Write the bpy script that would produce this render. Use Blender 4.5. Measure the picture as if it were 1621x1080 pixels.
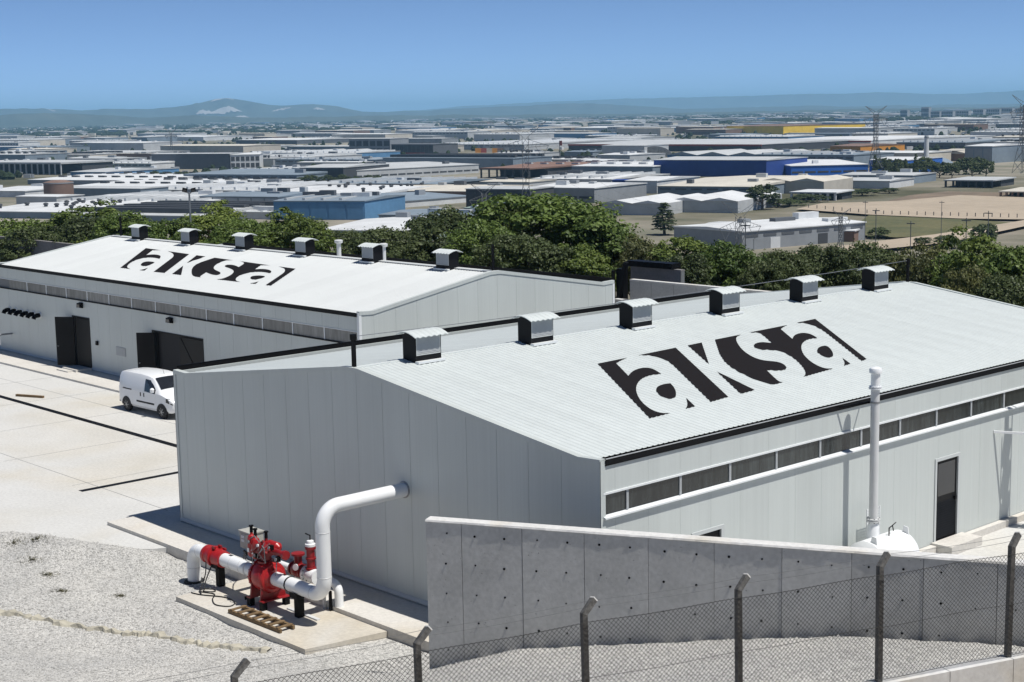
import bpy, bmesh, math, random
import numpy as np
from mathutils import Vector, Matrix
from mathutils.geometry import tessellate_polygon
random.seed(7); rng = np.random.default_rng(7)
R = math.radians
for o in list(bpy.data.objects): bpy.data.objects.remove(o)
scene = bpy.context.scene
C = scene.collection

# ---------------------------------------------------------------- camera
FPX, YAW, PITCH, ROLL = 2440.21, -0.830623, 0.146859, -0.018410
CAM = np.array([45.4534, -26.0966, 13.5509])
def cam_axes():
    f = np.array([math.sin(YAW)*math.cos(PITCH), math.cos(YAW)*math.cos(PITCH), -math.sin(PITCH)])
    r = np.array([math.cos(YAW), -math.sin(YAW), 0.0]); u = np.cross(r, f)
    c, s = math.cos(ROLL), math.sin(ROLL)
    return c*r+s*u, -s*r+c*u, f
AR, AU, AF = cam_axes()
cd = bpy.data.cameras.new('camera'); cam = bpy.data.objects.new('camera', cd); C.objects.link(cam)
cd.sensor_width = 36; cd.lens = 36*FPX/1621; cd.clip_start = 0.5; cd.clip_end = 90000
cam.matrix_world = Matrix(((AR[0],AU[0],-AF[0],CAM[0]),(AR[1],AU[1],-AF[1],CAM[1]),(AR[2],AU[2],-AF[2],CAM[2]),(0,0,0,1)))
scene.camera = cam
# ---------------------------------------------------------------- sky, sun, exposure
SUNV = Vector((2.15, 0.82, 5.1)).normalized()          # towards the sun
w = bpy.data.worlds.new('World'); scene.world = w; w.use_nodes = True
nt = w.node_tree; nt.nodes.clear()
sky = nt.nodes.new('ShaderNodeTexSky'); sky.sky_type = 'NISHITA'; sky.sun_disc = False
sky.sun_elevation = math.asin(SUNV.z); sky.sun_rotation = math.atan2(SUNV.x, SUNV.y)
sky.altitude = 200; sky.air_density = 0.25; sky.dust_density = 0.0; sky.ozone_density = 4.0
bg = nt.nodes.new('ShaderNodeBackground'); bg.inputs[1].default_value = 0.135
out = nt.nodes.new('ShaderNodeOutputWorld')
nt.links.new(sky.outputs[0], bg.inputs[0]); nt.links.new(bg.outputs[0], out.inputs[0])
sd = bpy.data.lights.new('sun', 'SUN'); sd.energy = 5.0; sd.angle = R(0.53); sd.color = (1.0, 0.96, 0.9)
so = bpy.data.objects.new('sun', sd); C.objects.link(so); so.location = (60, 30, 150)
so.rotation_euler = (-SUNV).to_track_quat('-Z', 'Y').to_euler()
vs = scene.view_settings; vs.view_transform = 'Standard'; vs.look = 'None'; vs.exposure = 0.0; vs.gamma = 1.0; vs.use_curve_mapping = False
cy = scene.cycles; cy.use_denoising = True; cy.max_bounces = 6; cy.diffuse_bounces = 3; cy.glossy_bounces = 3; cy.transmission_bounces = 4
cy.volume_bounces = 2; cy.transparent_max_bounces = 8; cy.sample_clamp_indirect = 6
try: cy.denoiser = 'OPENIMAGEDENOISE'
except Exception: pass

def gp(u, v, z):                                      # where a sight line meets a level z
    d = AR*((u-810.5)/FPX) + AU*((540-v)/FPX) + AF
    return CAM + d*((z-CAM[2])/d[2])

# ---------------------------------------------------------------- materials
def mat(name, col, rough=0.6, metal=0.0, var=0.0, vscale=1.0, bump=0.0, bscale=20.0, col2=None, spec=0.5, fine=0.0, fscale=60.0, bdist=0.02, stretch=None):
    m = bpy.data.materials.new(name); m.use_nodes = True
    t = m.node_tree; b = t.nodes['Principled BSDF']
    b.inputs['Base Color'].default_value = (*col, 1); b.inputs['Roughness'].default_value = rough
    b.inputs['Metallic'].default_value = metal; b.inputs['Specular IOR Level'].default_value = spec
    tc = t.nodes.new('ShaderNodeTexCoord'); src = tc.outputs['Object']
    if stretch:
        mp = t.nodes.new('ShaderNodeMapping'); mp.inputs['Scale'].default_value = stretch
        t.links.new(src, mp.inputs[0]); src = mp.outputs[0]
    last = None
    if var > 0 or col2:
        n = t.nodes.new('ShaderNodeTexNoise'); n.inputs['Scale'].default_value = vscale; n.inputs['Detail'].default_value = 6; n.inputs['Roughness'].default_value = 0.62
        t.links.new(src, n.inputs[0])
        r = t.nodes.new('ShaderNodeValToRGB'); r.color_ramp.elements[0].position = 0.32; r.color_ramp.elements[1].position = 0.68
        c2 = col2 or tuple(max(0, c*(1-var)) for c in col)
        r.color_ramp.elements[0].color = (*c2, 1); r.color_ramp.elements[1].color = (*tuple(min(1, c*(1+var*0.35)) if not col2 else c for c in col), 1)
        t.links.new(n.outputs[0], r.inputs[0]); last = r.outputs[0]
    if fine > 0:
        n = t.nodes.new('ShaderNodeTexNoise'); n.inputs['Scale'].default_value = fscale; n.inputs['Detail'].default_value = 3
        t.links.new(tc.outputs['Object'], n.inputs[0])
        mr = t.nodes.new('ShaderNodeMapRange'); mr.inputs[1].default_value = 0.3; mr.inputs[2].default_value = 0.7; mr.inputs[3].default_value = 1-fine; mr.inputs[4].default_value = 1+fine*0.6
        t.links.new(n.outputs[0], mr.inputs[0])
        mx = t.nodes.new('ShaderNodeMix'); mx.data_type = 'RGBA'; mx.blend_type = 'MULTIPLY'; mx.inputs[0].default_value = 1
        if last: t.links.new(last, mx.inputs[6])
        else: mx.inputs[6].default_value = (*col, 1)
        cmb = t.nodes.new('ShaderNodeCombineColor')
        for i in range(3): t.links.new(mr.outputs[0], cmb.inputs[i])
        t.links.new(cmb.outputs[0], mx.inputs[7]); last = mx.outputs[2]
    if last: t.links.new(last, b.inputs['Base Color'])
    if bump > 0:
        n = t.nodes.new('ShaderNodeTexNoise'); n.inputs['Scale'].default_value = bscale; n.inputs['Detail'].default_value = 4
        t.links.new(src, n.inputs[0])
        bp = t.nodes.new('ShaderNodeBump'); bp.inputs['Strength'].default_value = bump; bp.inputs['Distance'].default_value = bdist
        t.links.new(n.outputs[0], bp.inputs['Height']); t.links.new(bp.outputs[0], b.inputs['Normal'])
    return m

M = {}
M['panel'] = mat('sandwich_panel', (0.535,0.575,0.56), 0.45, 0.0, var=0.05, vscale=0.5, bump=0.06, bscale=1.2, bdist=0.03, stretch=(1,1,0.4))
def profiled(m, kx):
    t = m.node_tree; b = t.nodes['Principled BSDF']; src = b.inputs['Base Color'].links[0].from_socket
    tc = t.nodes.new('ShaderNodeTexCoord'); mp = t.nodes.new('ShaderNodeMapping'); mp.inputs['Scale'].default_value = (kx, kx, 0.05); t.links.new(tc.outputs['Object'], mp.inputs[0])
    n = t.nodes.new('ShaderNodeTexNoise'); n.inputs['Scale'].default_value = 1.0; n.inputs['Detail'].default_value = 2; t.links.new(mp.outputs[0], n.inputs[0])
    mp2 = t.nodes.new('ShaderNodeMapping'); mp2.inputs['Scale'].default_value = (1.1, 1.1, 0.12); t.links.new(tc.outputs['Object'], mp2.inputs[0])
    n2 = t.nodes.new('ShaderNodeTexNoise'); n2.inputs['Scale'].default_value = 1.0; n2.inputs['Detail'].default_value = 6; t.links.new(mp2.outputs[0], n2.inputs[0])
    ad = t.nodes.new('ShaderNodeMath'); ad.operation = 'ADD'; t.links.new(n.outputs[0], ad.inputs[0]); t.links.new(n2.outputs[0], ad.inputs[1])
    mr = t.nodes.new('ShaderNodeMapRange'); mr.inputs[1].default_value = 0.7; mr.inputs[2].default_value = 1.3; mr.inputs[3].default_value = 0.945; mr.inputs[4].default_value = 1.025; t.links.new(ad.outputs[0], mr.inputs[0])
    vm = t.nodes.new('ShaderNodeVectorMath'); vm.operation = 'SCALE'; t.links.new(src, vm.inputs[0]); t.links.new(mr.outputs[0], vm.inputs[3]); t.links.new(vm.outputs[0], b.inputs['Base Color'])
profiled(M['panel'], 16.0)
M['panel_core'] = mat('panel_joint', (0.16,0.17,0.175), 0.8)
M['flash'] = mat('white_flashing', (0.74,0.77,0.78), 0.4, var=0.06, vscale=1.5)
M['roof_b'] = mat('pale_roof_sheet', (0.575,0.62,0.615), 0.5, var=0.08, vscale=0.35, fine=0.04, fscale=3, stretch=(0.3,1,1))
M['roof_a'] = mat('white_roof_sheet', (0.585,0.61,0.61), 0.6, var=0.07, vscale=0.35)
M['black_metal'] = mat('black_metal', (0.006,0.006,0.007), 0.5, var=0.3, vscale=3, spec=0.12)
M['vent_dark'] = mat('dark_anthracite_metal', (0.008,0.0085,0.010), 0.5, var=0.25, vscale=2, spec=0.15)
M['louvre'] = mat('grey_louvre', (0.38,0.40,0.41), 0.5, var=0.1, vscale=3)
M['print'] = mat('black_roof_print', (0.014,0.012,0.012), 0.7, spec=0.08)
M['door'] = mat('black_door', (0.008,0.008,0.009), 0.45, var=0.3, vscale=1.5, spec=0.15)
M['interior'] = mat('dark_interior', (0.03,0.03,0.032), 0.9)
M['frame'] = mat('pale_frame', (0.50,0.53,0.53), 0.5)
M['white_paint'] = mat('white_gloss_paint', (0.80,0.82,0.83), 0.28, var=0.04, vscale=1.5, bump=0.03, bscale=3)
M['stack'] = mat('stack_paint', (0.62,0.63,0.63), 0.4, var=0.08, vscale=2)
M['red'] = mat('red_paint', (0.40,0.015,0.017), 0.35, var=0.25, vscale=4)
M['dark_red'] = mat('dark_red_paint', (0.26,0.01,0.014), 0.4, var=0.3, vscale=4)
M['grey_box'] = mat('grey_enclosure', (0.40,0.40,0.37), 0.5, var=0.08, vscale=2)
M['steel'] = mat('galvanised_steel', (0.30,0.31,0.32), 0.45, 0.6, var=0.3, vscale=12)
M['wood'] = mat('weathered_wood', (0.19,0.125,0.062), 0.85, var=0.35, vscale=6, bump=0.3, bscale=30)
M['rubber'] = mat('black_rubber', (0.012,0.012,0.013), 0.7)
M['chrome'] = mat('wheel_alloy', (0.45,0.46,0.47), 0.35, 0.6)
M['wire'] = mat('fence_wire', (0.055,0.055,0.052), 0.6, 0.3)
M['post'] = mat('fence_post', (0.105,0.103,0.098), 0.75, var=0.6, vscale=14, bump=0.4, bscale=25)
M['post_cap'] = mat('post_cap', (0.6,0.6,0.58), 0.7)
M['van'] = mat('van_paint', (0.78,0.80,0.82), 0.22)
def glassy(name, col, var=0.5, vs=3.0, rough=0.12, stretch=None):
    return mat(name, col, rough, 0.0, var=var, vscale=vs, spec=0.6, stretch=stretch)
M['pane_b'] = glassy('dusty_dark_pane', (0.034,0.041,0.041), 0.75, 2.2, 0.25, (1,3.5,0.5))
M['pane_a'] = glassy('dusty_grey_pane', (0.20,0.205,0.20), 0.4, 1.6, 0.35, (3,1,0.6))
M['van_glass'] = glassy('van_glass', (0.02,0.022,0.026), 0.2, 2, 0.08)

def concrete_mat(name, col, col2, scale=0.35, rough=0.85, cracks=True, pits=False):
    m = mat(name, col, rough, 0, vscale=scale, col2=col2, bump=0.15, bscale=18, fine=0.10, fscale=9)
    t = m.node_tree; b = t.nodes['Principled BSDF']
    src = b.inputs['Base Color'].links[0].from_socket
    tc = t.nodes.new('ShaderNodeTexCoord')
    n = t.nodes.new('ShaderNodeTexNoise'); n.inputs['Scale'].default_value = scale*0.35; n.inputs['Detail'].default_value = 8; n.inputs['Distortion'].default_value = 0.8
    t.links.new(tc.outputs['Object'], n.inputs[0])
    r = t.nodes.new('ShaderNodeValToRGB'); r.color_ramp.elements[0].position = 0.52; r.color_ramp.elements[1].position = 0.68
    r.color_ramp.elements[0].color = (1,1,1,1); r.color_ramp.elements[1].color = (0.95,0.90,0.81,1) if not pits else (0.86,0.86,0.86,1)
    t.links.new(n.outputs[0], r.inputs[0])
    mx = t.nodes.new('ShaderNodeMix'); mx.data_type = 'RGBA'; mx.blend_type = 'MULTIPLY'; mx.inputs[0].default_value = 1
    t.links.new(src, mx.inputs[6]); t.links.new(r.outputs[0], mx.inputs[7]); last = mx.outputs[2]
    if pits:
        vo = t.nodes.new('ShaderNodeTexNoise'); vo.inputs['Scale'].default_value = 13.0; vo.inputs['Detail'].default_value = 5; vo.inputs['Roughness'].default_value = 0.7
        t.links.new(tc.outputs['Object'], vo.inputs[0])
        r2 = t.nodes.new('ShaderNodeValToRGB'); r2.color_ramp.elements[0].position = 0.29; r2.color_ramp.elements[1].position = 0.345
        r2.color_ramp.elements[0].color = (0.32,0.32,0.32,1); r2.color_ramp.elements[1].color = (1,1,1,1)
        t.links.new(vo.outputs[0], r2.inputs[0])
        m2 = t.nodes.new('ShaderNodeMix'); m2.data_type = 'RGBA'; m2.blend_type = 'MULTIPLY'; m2.inputs[0].default_value = 1
        t.links.new(last, m2.inputs[6]); t.links.new(r2.outputs[0], m2.inputs[7]); last = m2.outputs[2]
    t.links.new(last, b.inputs['Base Color'])
    return m
M['yard'] = concrete_mat('yard_concrete', (0.59,0.59,0.575), (0.53,0.53,0.51), 0.25)
M['apron'] = concrete_mat('apron_concrete', (0.62,0.60,0.56), (0.55,0.53,0.49), 0.5)
M['pad'] = concrete_mat('pad_concrete', (0.58,0.56,0.515), (0.51,0.485,0.435), 0.6)
M['wall_conc'] = concrete_mat('cast_concrete', (0.51,0.51,0.495), (0.44,0.44,0.425), 0.9, pits=True)
M['coping'] = concrete_mat('coping_concrete', (0.66,0.66,0.645), (0.57,0.57,0.555), 1.5)
M['dark_conc'] = concrete_mat('old_concrete', (0.24,0.23,0.23), (0.18,0.175,0.175), 0.8, pits=True)

def gravel_mat():
    m = bpy.data.materials.new('crushed_gravel'); m.use_nodes = True
    t = m.node_tree; b = t.nodes['Principled BSDF']; b.inputs['Roughness'].default_value = 0.95; b.inputs['Specular IOR Level'].default_value = 0.2
    tc = t.nodes.new('ShaderNodeTexCoord')
    vo = t.nodes.new('ShaderNodeTexVoronoi'); vo.inputs['Scale'].default_value = 20.0
    t.links.new(tc.outputs['Object'], vo.inputs['Vector'])
    sep = t.nodes.new('ShaderNodeSeparateColor'); t.links.new(vo.outputs['Color'], sep.inputs[0])
    r = t.nodes.new('ShaderNodeValToRGB')
    r.color_ramp.elements[0].color = (0.26,0.258,0.25,1); r.color_ramp.elements[1].color = (0.62,0.615,0.60,1); r.color_ramp.elements[0].position = 0.0; r.color_ramp.elements[1].position = 0.85
    e = r.color_ramp.elements.new(0.35); e.color = (0.47,0.467,0.455,1)
    t.links.new(sep.outputs[0], r.inputs[0])
    n = t.nodes.new('ShaderNodeTexNoise'); n.inputs['Scale'].default_value = 0.45; n.inputs['Detail'].default_value = 7; n.inputs['Roughness'].default_value = 0.6
    t.links.new(tc.outputs['Object'], n.inputs[0])
    r2 = t.nodes.new('ShaderNodeValToRGB'); r2.color_ramp.elements[0].position = 0.35; r2.color_ramp.elements[1].position = 0.65
    r2.color_ramp.elements[0].color = (0.86,0.86,0.85,1); r2.color_ramp.elements[1].color = (1.04,1.03,1.0,1)
    t.links.new(n.outputs[0], r2.inputs[0])
    mx = t.nodes.new('ShaderNodeMix'); mx.data_type = 'RGBA'; mx.blend_type = 'MULTIPLY'; mx.inputs[0].default_value = 1
    t.links.new(r.outputs[0], mx.inputs[6]); t.links.new(r2.outputs[0], mx.inputs[7]); t.links.new(mx.outputs[2], b.inputs['Base Color'])
    bp = t.nodes.new('ShaderNodeBump'); bp.inputs['Strength'].default_value = 1.0; bp.inputs['Distance'].default_value = 0.035; bp.invert = True
    t.links.new(vo.outputs['Distance'], bp.inputs['Height']); t.links.new(bp.outputs[0], b.inputs['Normal'])
    return m
M['gravel'] = gravel_mat()
M['stone_a'] = mat('pale_stone', (0.48,0.475,0.46), 0.95, spec=0.2); M['stone_b'] = mat('grey_stone', (0.36,0.355,0.34), 0.95, spec=0.2)
M['dirt'] = mat('brown_earth', (0.30,0.24,0.16), 0.95, var=0.4, vscale=1.2, bump=0.4, bscale=8, bdist=0.08)
M['weed'] = mat('dry_weed', (0.16,0.15,0.07), 0.9, var=0.4, vscale=8)
M['spill'] = mat('spilled_concrete', (0.44,0.415,0.34), 0.95, var=0.25, vscale=3, bump=0.4, bscale=12, bdist=0.05)

def piece_tone(m, amt):            # every sheet or panel its own slight tone
    t = m.node_tree; b = t.nodes['Principled BSDF']; src = b.inputs['Base Color'].links[0].from_socket
    oi = t.nodes.new('ShaderNodeObjectInfo'); mr = t.nodes.new('ShaderNodeMapRange'); mr.inputs[3].default_value = 1-amt; mr.inputs[4].default_value = 1+amt*0.6
    t.links.new(oi.outputs['Random'], mr.inputs[0]); vm = t.nodes.new('ShaderNodeVectorMath'); vm.operation = 'SCALE'
    t.links.new(src, vm.inputs[0]); t.links.new(mr.outputs[0], vm.inputs[3]); t.links.new(vm.outputs[0], b.inputs['Base Color'])
piece_tone(M['panel'], 0.018); piece_tone(M['roof_b'], 0.02); piece_tone(M['roof_a'], 0.03); piece_tone(M['wall_conc'], 0.04); piece_tone(M['pane_b'], 0.4); piece_tone(M['pane_a'], 0.25)
# ---------------------------------------------------------------- mesh helpers
class MB:
    def __init__(s): s.v = []; s.f = []
    def add(s, vs, fs):
        n = len(s.v); s.v += [tuple(map(float, p)) for p in vs]; s.f += [tuple(n+i for i in f) for f in fs]; return s
    def box(s, x0, x1, y0, y1, z0, z1):
        if x0 > x1: x0, x1 = x1, x0
        if y0 > y1: y0, y1 = y1, y0
        return s.add([(x0,y0,z0),(x1,y0,z0),(x1,y1,z0),(x0,y1,z0),(x0,y0,z1),(x1,y0,z1),(x1,y1,z1),(x0,y1,z1)],
                     [(0,3,2,1),(4,5,6,7),(0,1,5,4),(1,2,6,5),(2,3,7,6),(3,0,4,7)])
    def hexa(s, b, t):
        return s.add(list(b)+list(t), [(0,3,2,1),(4,5,6,7),(0,1,5,4),(1,2,6,5),(2,3,7,6),(3,0,4,7)])
    def beam(s, p, q, w, h=None):
        h = h or w; p = Vector(p); q = Vector(q); d = (q-p).normalized()
        a = d.cross(Vector((0,0,1))); a = a.normalized() if a.length > 1e-4 else Vector((1,0,0)); b = a.cross(d).normalized()
        a *= w/2; b *= h/2
        return s.hexa([p-a-b, p+a-b, p+a+b, p-a+b], [q-a-b, q+a-b, q+a+b, q-a+b])
    def prism(s, poly, off):
        n = len(poly); off = Vector(off); a = [Vector(p) for p in poly]; b = [p+off for p in a]
        return s.add(a+b, [tuple(range(n-1,-1,-1)), tuple(range(n,2*n))]+[(i,(i+1)%n,n+(i+1)%n,n+i) for i in range(n)])
    def tube(s, pts, r, n=12, cap=True):
        pts = [Vector(p) for p in pts]; rs = r if isinstance(r, (list,tuple)) else [r]*len(pts)
        rings = []; ref = None
        for i, p in enumerate(pts):
            d = (pts[min(i+1,len(pts)-1)]-pts[max(i-1,0)]).normalized()
            if ref is None: ref = d.orthogonal().normalized()
            a = (ref - d*ref.dot(d)).normalized(); ref = a; b = d.cross(a)
            rings.append([p+(a*math.cos(2*math.pi*k/n)+b*math.sin(2*math.pi*k/n))*rs[i] for k in range(n)])
        fs = [(i*n+k, i*n+(k+1)%n, (i+1)*n+(k+1)%n, (i+1)*n+k) for i in range(len(pts)-1) for k in range(n)]
        if cap: fs += [tuple(range(n-1,-1,-1)), tuple((len(pts)-1)*n+k for k in range(n))]
        return s.add([p for rg in rings for p in rg], fs)
    def lathe(s, c, axis, prof, n=20):
        c = Vector(c); ax = Vector(axis).normalized()
        return s.tube([c+ax*t for t, r in prof], [max(r,0.0005) for t, r in prof], n)
    def build(s, name, m, parent=None, smooth=False, loc=None):
        me = bpy.data.meshes.new(name); me.from_pydata(s.v, [], s.f); me.update()
        if smooth:
            me.shade_auto(30) if hasattr(me, 'shade_auto') else me.shade_smooth()
        return place(me, name, m, parent, loc, smooth)
def place(me, name, m, parent=None, loc=None, smooth=False):
    if m is not None and not me.materials: me.materials.append(M[m] if isinstance(m, str) else m)
    if smooth:
        try:
            me.shade_smooth(); me.set_sharp_from_angle(angle=R(35))
        except Exception: pass
    o = bpy.data.objects.new(name, me); C.objects.link(o)
    if loc is not None: o.location = loc
    if parent is not None: setpar(o, parent)
    return o
def setpar(o, parent):
    """children are modelled in the same frame as the thing; the thing's empty sits at its base"""
    o.parent = parent
    if parent.get('_w') is not None and o.get('_local') is None:
        o.matrix_parent_inverse = Matrix.Translation(-Vector(parent['_w']))
WP = {}
def tag(o, label=None, cat=None, group=None, kind=None):
    if label: o['label'] = label
    if cat: o['category'] = cat
    if group: o['group'] = group
    if kind: o['kind'] = kind
    return o
class Thing:
    """an Empty at base (world). Parts are modelled in world coordinates."""
    pass
def thing(name, label, cat, base=(0,0,0), group=None, rotz=0.0):
    o = bpy.data.objects.new(name, None); C.objects.link(o); o.location = base; o.rotation_euler = (0,0,rotz); o.empty_display_size = 0.3
    return tag(o, label, cat, group)
def wpart(o, parent):          # part modelled in world coordinates under an unrotated empty
    o.parent = parent
    off = Vector((0,0,0)); p = parent
    while p is not None:
        off += p.location + (p.matrix_parent_inverse.translation if p.parent is not None else Vector((0,0,0))); p = p.parent
    o.matrix_parent_inverse = Matrix.Translation(-off); return o
def wp(mb, name, m, parent, smooth=False, loc=None): return wpart(mb.build(name, m, None, smooth, loc), parent)
def lp(mb, name, m, parent, smooth=False, loc=None):   # part modelled in the thing's own frame
    o = mb.build(name, m, None, smooth, loc); o.parent = parent; return o
def copy_tree(o, parent=None):
    c = o.copy(); C.objects.link(c)
    if parent is not None:
        c.parent = parent; c.matrix_parent_inverse = o.matrix_parent_inverse.copy()
    for ch in KIDS.get(o.name, None) or [x for x in bpy.data.objects if x.parent == o]: copy_tree(ch, c)
    return c
KIDS = {}
def struct(o, label=None): return tag(o, label, None, None, 'structure')
def arc(c, a, b, r, t0, t1, n=8):
    c, a, b = Vector(c), Vector(a), Vector(b)
    return [c + a*(r*math.cos(t0+(t1-t0)*i/n)) + b*(r*math.sin(t0+(t1-t0)*i/n)) for i in range(n+1)]

# ---------------------------------------------------------------- ground heights
YZ = -0.12                       # yard level
PLAIN = -32.0
def sstep(a, b, x):
    t = np.clip((x-a)/(b-a), 0, 1); return t*t*(3-2*t)
def site_out(x, y):              # how far outside the level site
    dx = np.maximum(np.maximum(-62-x, x-95), 0); dy = np.maximum(y-37, 0)
    return np.hypot(dx, dy)
def terr(x, y):
    s = site_out(x, y)
    z = -0.45 - 0.155*s
    k = 2.5; z = PLAIN + k*np.log1p(np.exp(np.clip((z-PLAIN)/k, -40, 40)))
    return np.where(s < 1e-6, -0.45, np.minimum(z, -0.45))
WX, WY, WTH, WT0 = 17.9026, -3.8076, 0.4957, 0.9003       # retaining wall: start, direction, first joint
WC, WS = math.cos(WTH), math.sin(WTH)
def wall_tq(x, y):
    rx, ry = x-WX, y-WY
    return rx*WC+ry*WS, rx*WS-ry*WC
def foot(t): return np.interp(t, [-9,-4,0,2.3,4,5.4,7,8.4,10,13.4,30], [-0.26,-0.15,0.45,1.14,1.42,1.62,1.84,2.05,2.22,2.36,2.6])
def vnoise(x, y, s, seed=0):     # cheap smooth noise
    return (np.sin(x*s*1.7+seed)*np.cos(y*s*1.3+seed*2.1)+np.sin((x+y)*s*0.9+seed*3.3)*0.7+np.sin((x*0.6-y*1.1)*s*2.3+seed)*0.4)/2.1
FX0, FDX, FY0, FDY = 27.019, 0.948, -14.775, 2.626
FL = math.hypot(FDX, FDY)
def fence_side(x, y):            # >0 on the camera's side of the fence
    return ((x-FX0)*FDY - (y-FY0)*FDX)/FL
GB = np.array([(-60,-30),(-20,-15.5),(-3.75,-4.77),(-2.44,-3.95),(-1.16,-3.65),(0.71,-2.97),(2.3,-2.1),(4,-1.75),(17.5,-1.75),(18.2,-2.6),(18.3,-3.5)])
def gravel_h(x, y):
    t, q = wall_tq(x, y)
    zb = foot(t); zq = 0.178*np.maximum(q, 0)
    lowl = sstep(-1.6, 0.2, q)
    z = -0.30 + (zb+0.30)*lowl + zq
    # left bank: swells a little towards the camera and away from the pad
    z = z + 0.30*sstep(0, 4, 6-x)*sstep(-2.5, -6, y)*0 + 0.10*vnoise(x, y, 0.55, 1.3)*sstep(-2, -4.5, y) + 0.03*vnoise(x, y, 2.1, 4.0)
    # meets the yard
    yb = np.interp(x, GB[:,0], GB[:,1])
    edge = yb - y
    z = np.where((x < 4.0), z + (YZ+0.10-(-0.30))*sstep(2.2, 0.3, edge)*sstep(4.5, 1.0, x), z)
    z = np.where((x < 4.0) & (edge < 0.25), np.minimum(z, YZ+0.10) - np.clip((0.25-edge)*0.45, 0, 0.6) + 0.03*vnoise(x, y, 6, 2), z)
    fs = fence_side(x, y)
    z = np.where(fs > 0.12, np.minimum(z, 3.66)-0.95*sstep(0.12, 0.16, fs)+0.17*np.maximum(fs-0.3, 0), z)
    return z

def grid_obj(name, xs, ys, h, m, keep=None):
    X, Y = np.meshgrid(xs, ys); Z = h(X, Y)
    nx, ny = len(xs), len(ys)
    v = np.stack([X, Y, Z], -1).reshape(-1, 3)
    fs = []
    for j in range(ny-1):
        for i in range(nx-1):
            if keep is None or keep(0.5*(xs[i]+xs[i+1]), 0.5*(ys[j]+ys[j+1])):
                a = j*nx+i; fs.append((a, a+1, a+nx+1, a+nx))
    me = bpy.data.meshes.new(name); me.from_pydata(v.tolist(), [], fs); me.update(); me.shade_smooth()
    return place(me, name, m)

# ================================================================ the setting
# wide ground: rings round the site out past the mountains
def ground_mat():
    m = bpy.data.materials.new('plain_ground'); m.use_nodes = True
    t = m.node_tree; b = t.nodes['Principled BSDF']; b.inputs['Roughness'].default_value = 1.0; b.inputs['Specular IOR Level'].default_value = 0.1
    g = t.nodes.new('ShaderNodeNewGeometry')
    def noise(s, d=5): 
        n = t.nodes.new('ShaderNodeTexNoise'); n.inputs['Scale'].default_value = s; n.inputs['Detail'].default_value = d; n.inputs['Roughness'].default_value = 0.6
        t.links.new(g.outputs['Position'], n.inputs[0]); return n.outputs[0]
    def ramp(src, stops):
        r = t.nodes.new('ShaderNodeValToRGB'); el = r.color_ramp.elements
        el[0].position, el[0].color = stops[0][0], (*stops[0][1],1); el[1].position, el[1].color = stops[-1][0], (*stops[-1][1],1)
        for p, c in stops[1:-1]: e = el.new(p); e.color = (*c,1)
        t.links.new(src, r.inputs[0]); return r.outputs[0]
    big = ramp(noise(0.0022, 8), [(0.33,(0.05,0.06,0.036)),(0.41,(0.12,0.118,0.085)),(0.50,(0.24,0.225,0.195)),(0.66,(0.34,0.325,0.295))])
    small = ramp(noise(0.03, 6), [(0.3,(0.55,0.6,0.5)),(0.7,(1.15,1.1,1.05))])
    mx = t.nodes.new('ShaderNodeMix'); mx.data_type = 'RGBA'; mx.blend_type = 'MULTIPLY'; mx.inputs[0].default_value = 1
    t.links.new(big, mx.inputs[6]); t.links.new(small, mx.inputs[7]); t.links.new(mx.outputs[2], b.inputs['Base Color'])
    return m
M['ground'] = ground_mat()
def wide_ground():
    rs = np.concatenate([[0], np.geomspace(4, 46000, 150)]); na = 200
    vs = []; fs = []
    for r in rs:
        for k in range(na):
            a = 2*math.pi*k/na; vs.append((r*math.sin(a), r*math.cos(a)))
    vs = np.array(vs); z = terr(vs[:,0], vs[:,1])
    n = len(rs)
    for i in range(n-1):
        for k in range(na): fs.append((i*na+k, i*na+(k+1)%na, (i+1)*na+(k+1)%na, (i+1)*na+k))
    me = bpy.data.meshes.new('ground'); me.from_pydata(np.column_stack([vs, z]).tolist(), [], [f[::-1] for f in fs]); me.update(); me.shade_smooth()
    return struct(place(me, 'ground', 'ground'), 'wide green and brown plain stretching to the horizon')
wide_ground()
struct(MB().prism([(-62,-31.5,-0.6),(-20,-16.2,-0.6),(-3.75,-5.3,-0.6),(-2.44,-4.5,-0.6),(-1.16,-4.15,-0.6),(0.71,-3.4,-0.6),(2.0,-2.3,-0.6),(2.4,-1.5,-0.6),(18.5,-1.0,-0.6),(75,-1.0,-0.6),(75,33,-0.6),(-62,33,-0.6)], (0,0,0.6+YZ)).build('yard', 'yard'), 'pale concrete yard between the two halls')
# aprons round the halls
W_B, L_B, HE, HR = 19.973, 28.5, 5.194, 6.376
XR = W_B/2
struct(MB().prism([(-1.75,-1.85,-0.4),(15.9,-1.85,-0.4),(16.9,-1.2,-0.4),(19.9,-1.2,-0.4),(19.9,0.3,-0.4),(0.2,0.3,-0.4),(0.2,27,-0.4),(-0.9,27,-0.4),(-0.9,0.1,-0.4),(-1.75,-0.2,-0.4)], (0,0,0.395)).build('apron', 'apron'), 'raised concrete apron along the near hall')
struct(MB().box(-60, -3, 11.1, 13.5, -0.4, -0.02).build('apron', 'apron'), 'raised concrete apron along the far hall')
struct(MB().prism([(6.95,-4.3,-0.6),(13.35,-4.25,-0.6),(13.75,-1.86,-0.6),(6.95,-1.86,-0.6)], (0,0,0.47)).build('pump_pad', 'pad'), 'concrete pad carrying the red valves')
struct(MB().box(W_B+0.02, W_B+0.22, -0.6, L_B, -0.4, 0.10).build('wall_plinth', 'apron'), 'concrete plinth at the foot of the window wall')
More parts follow.
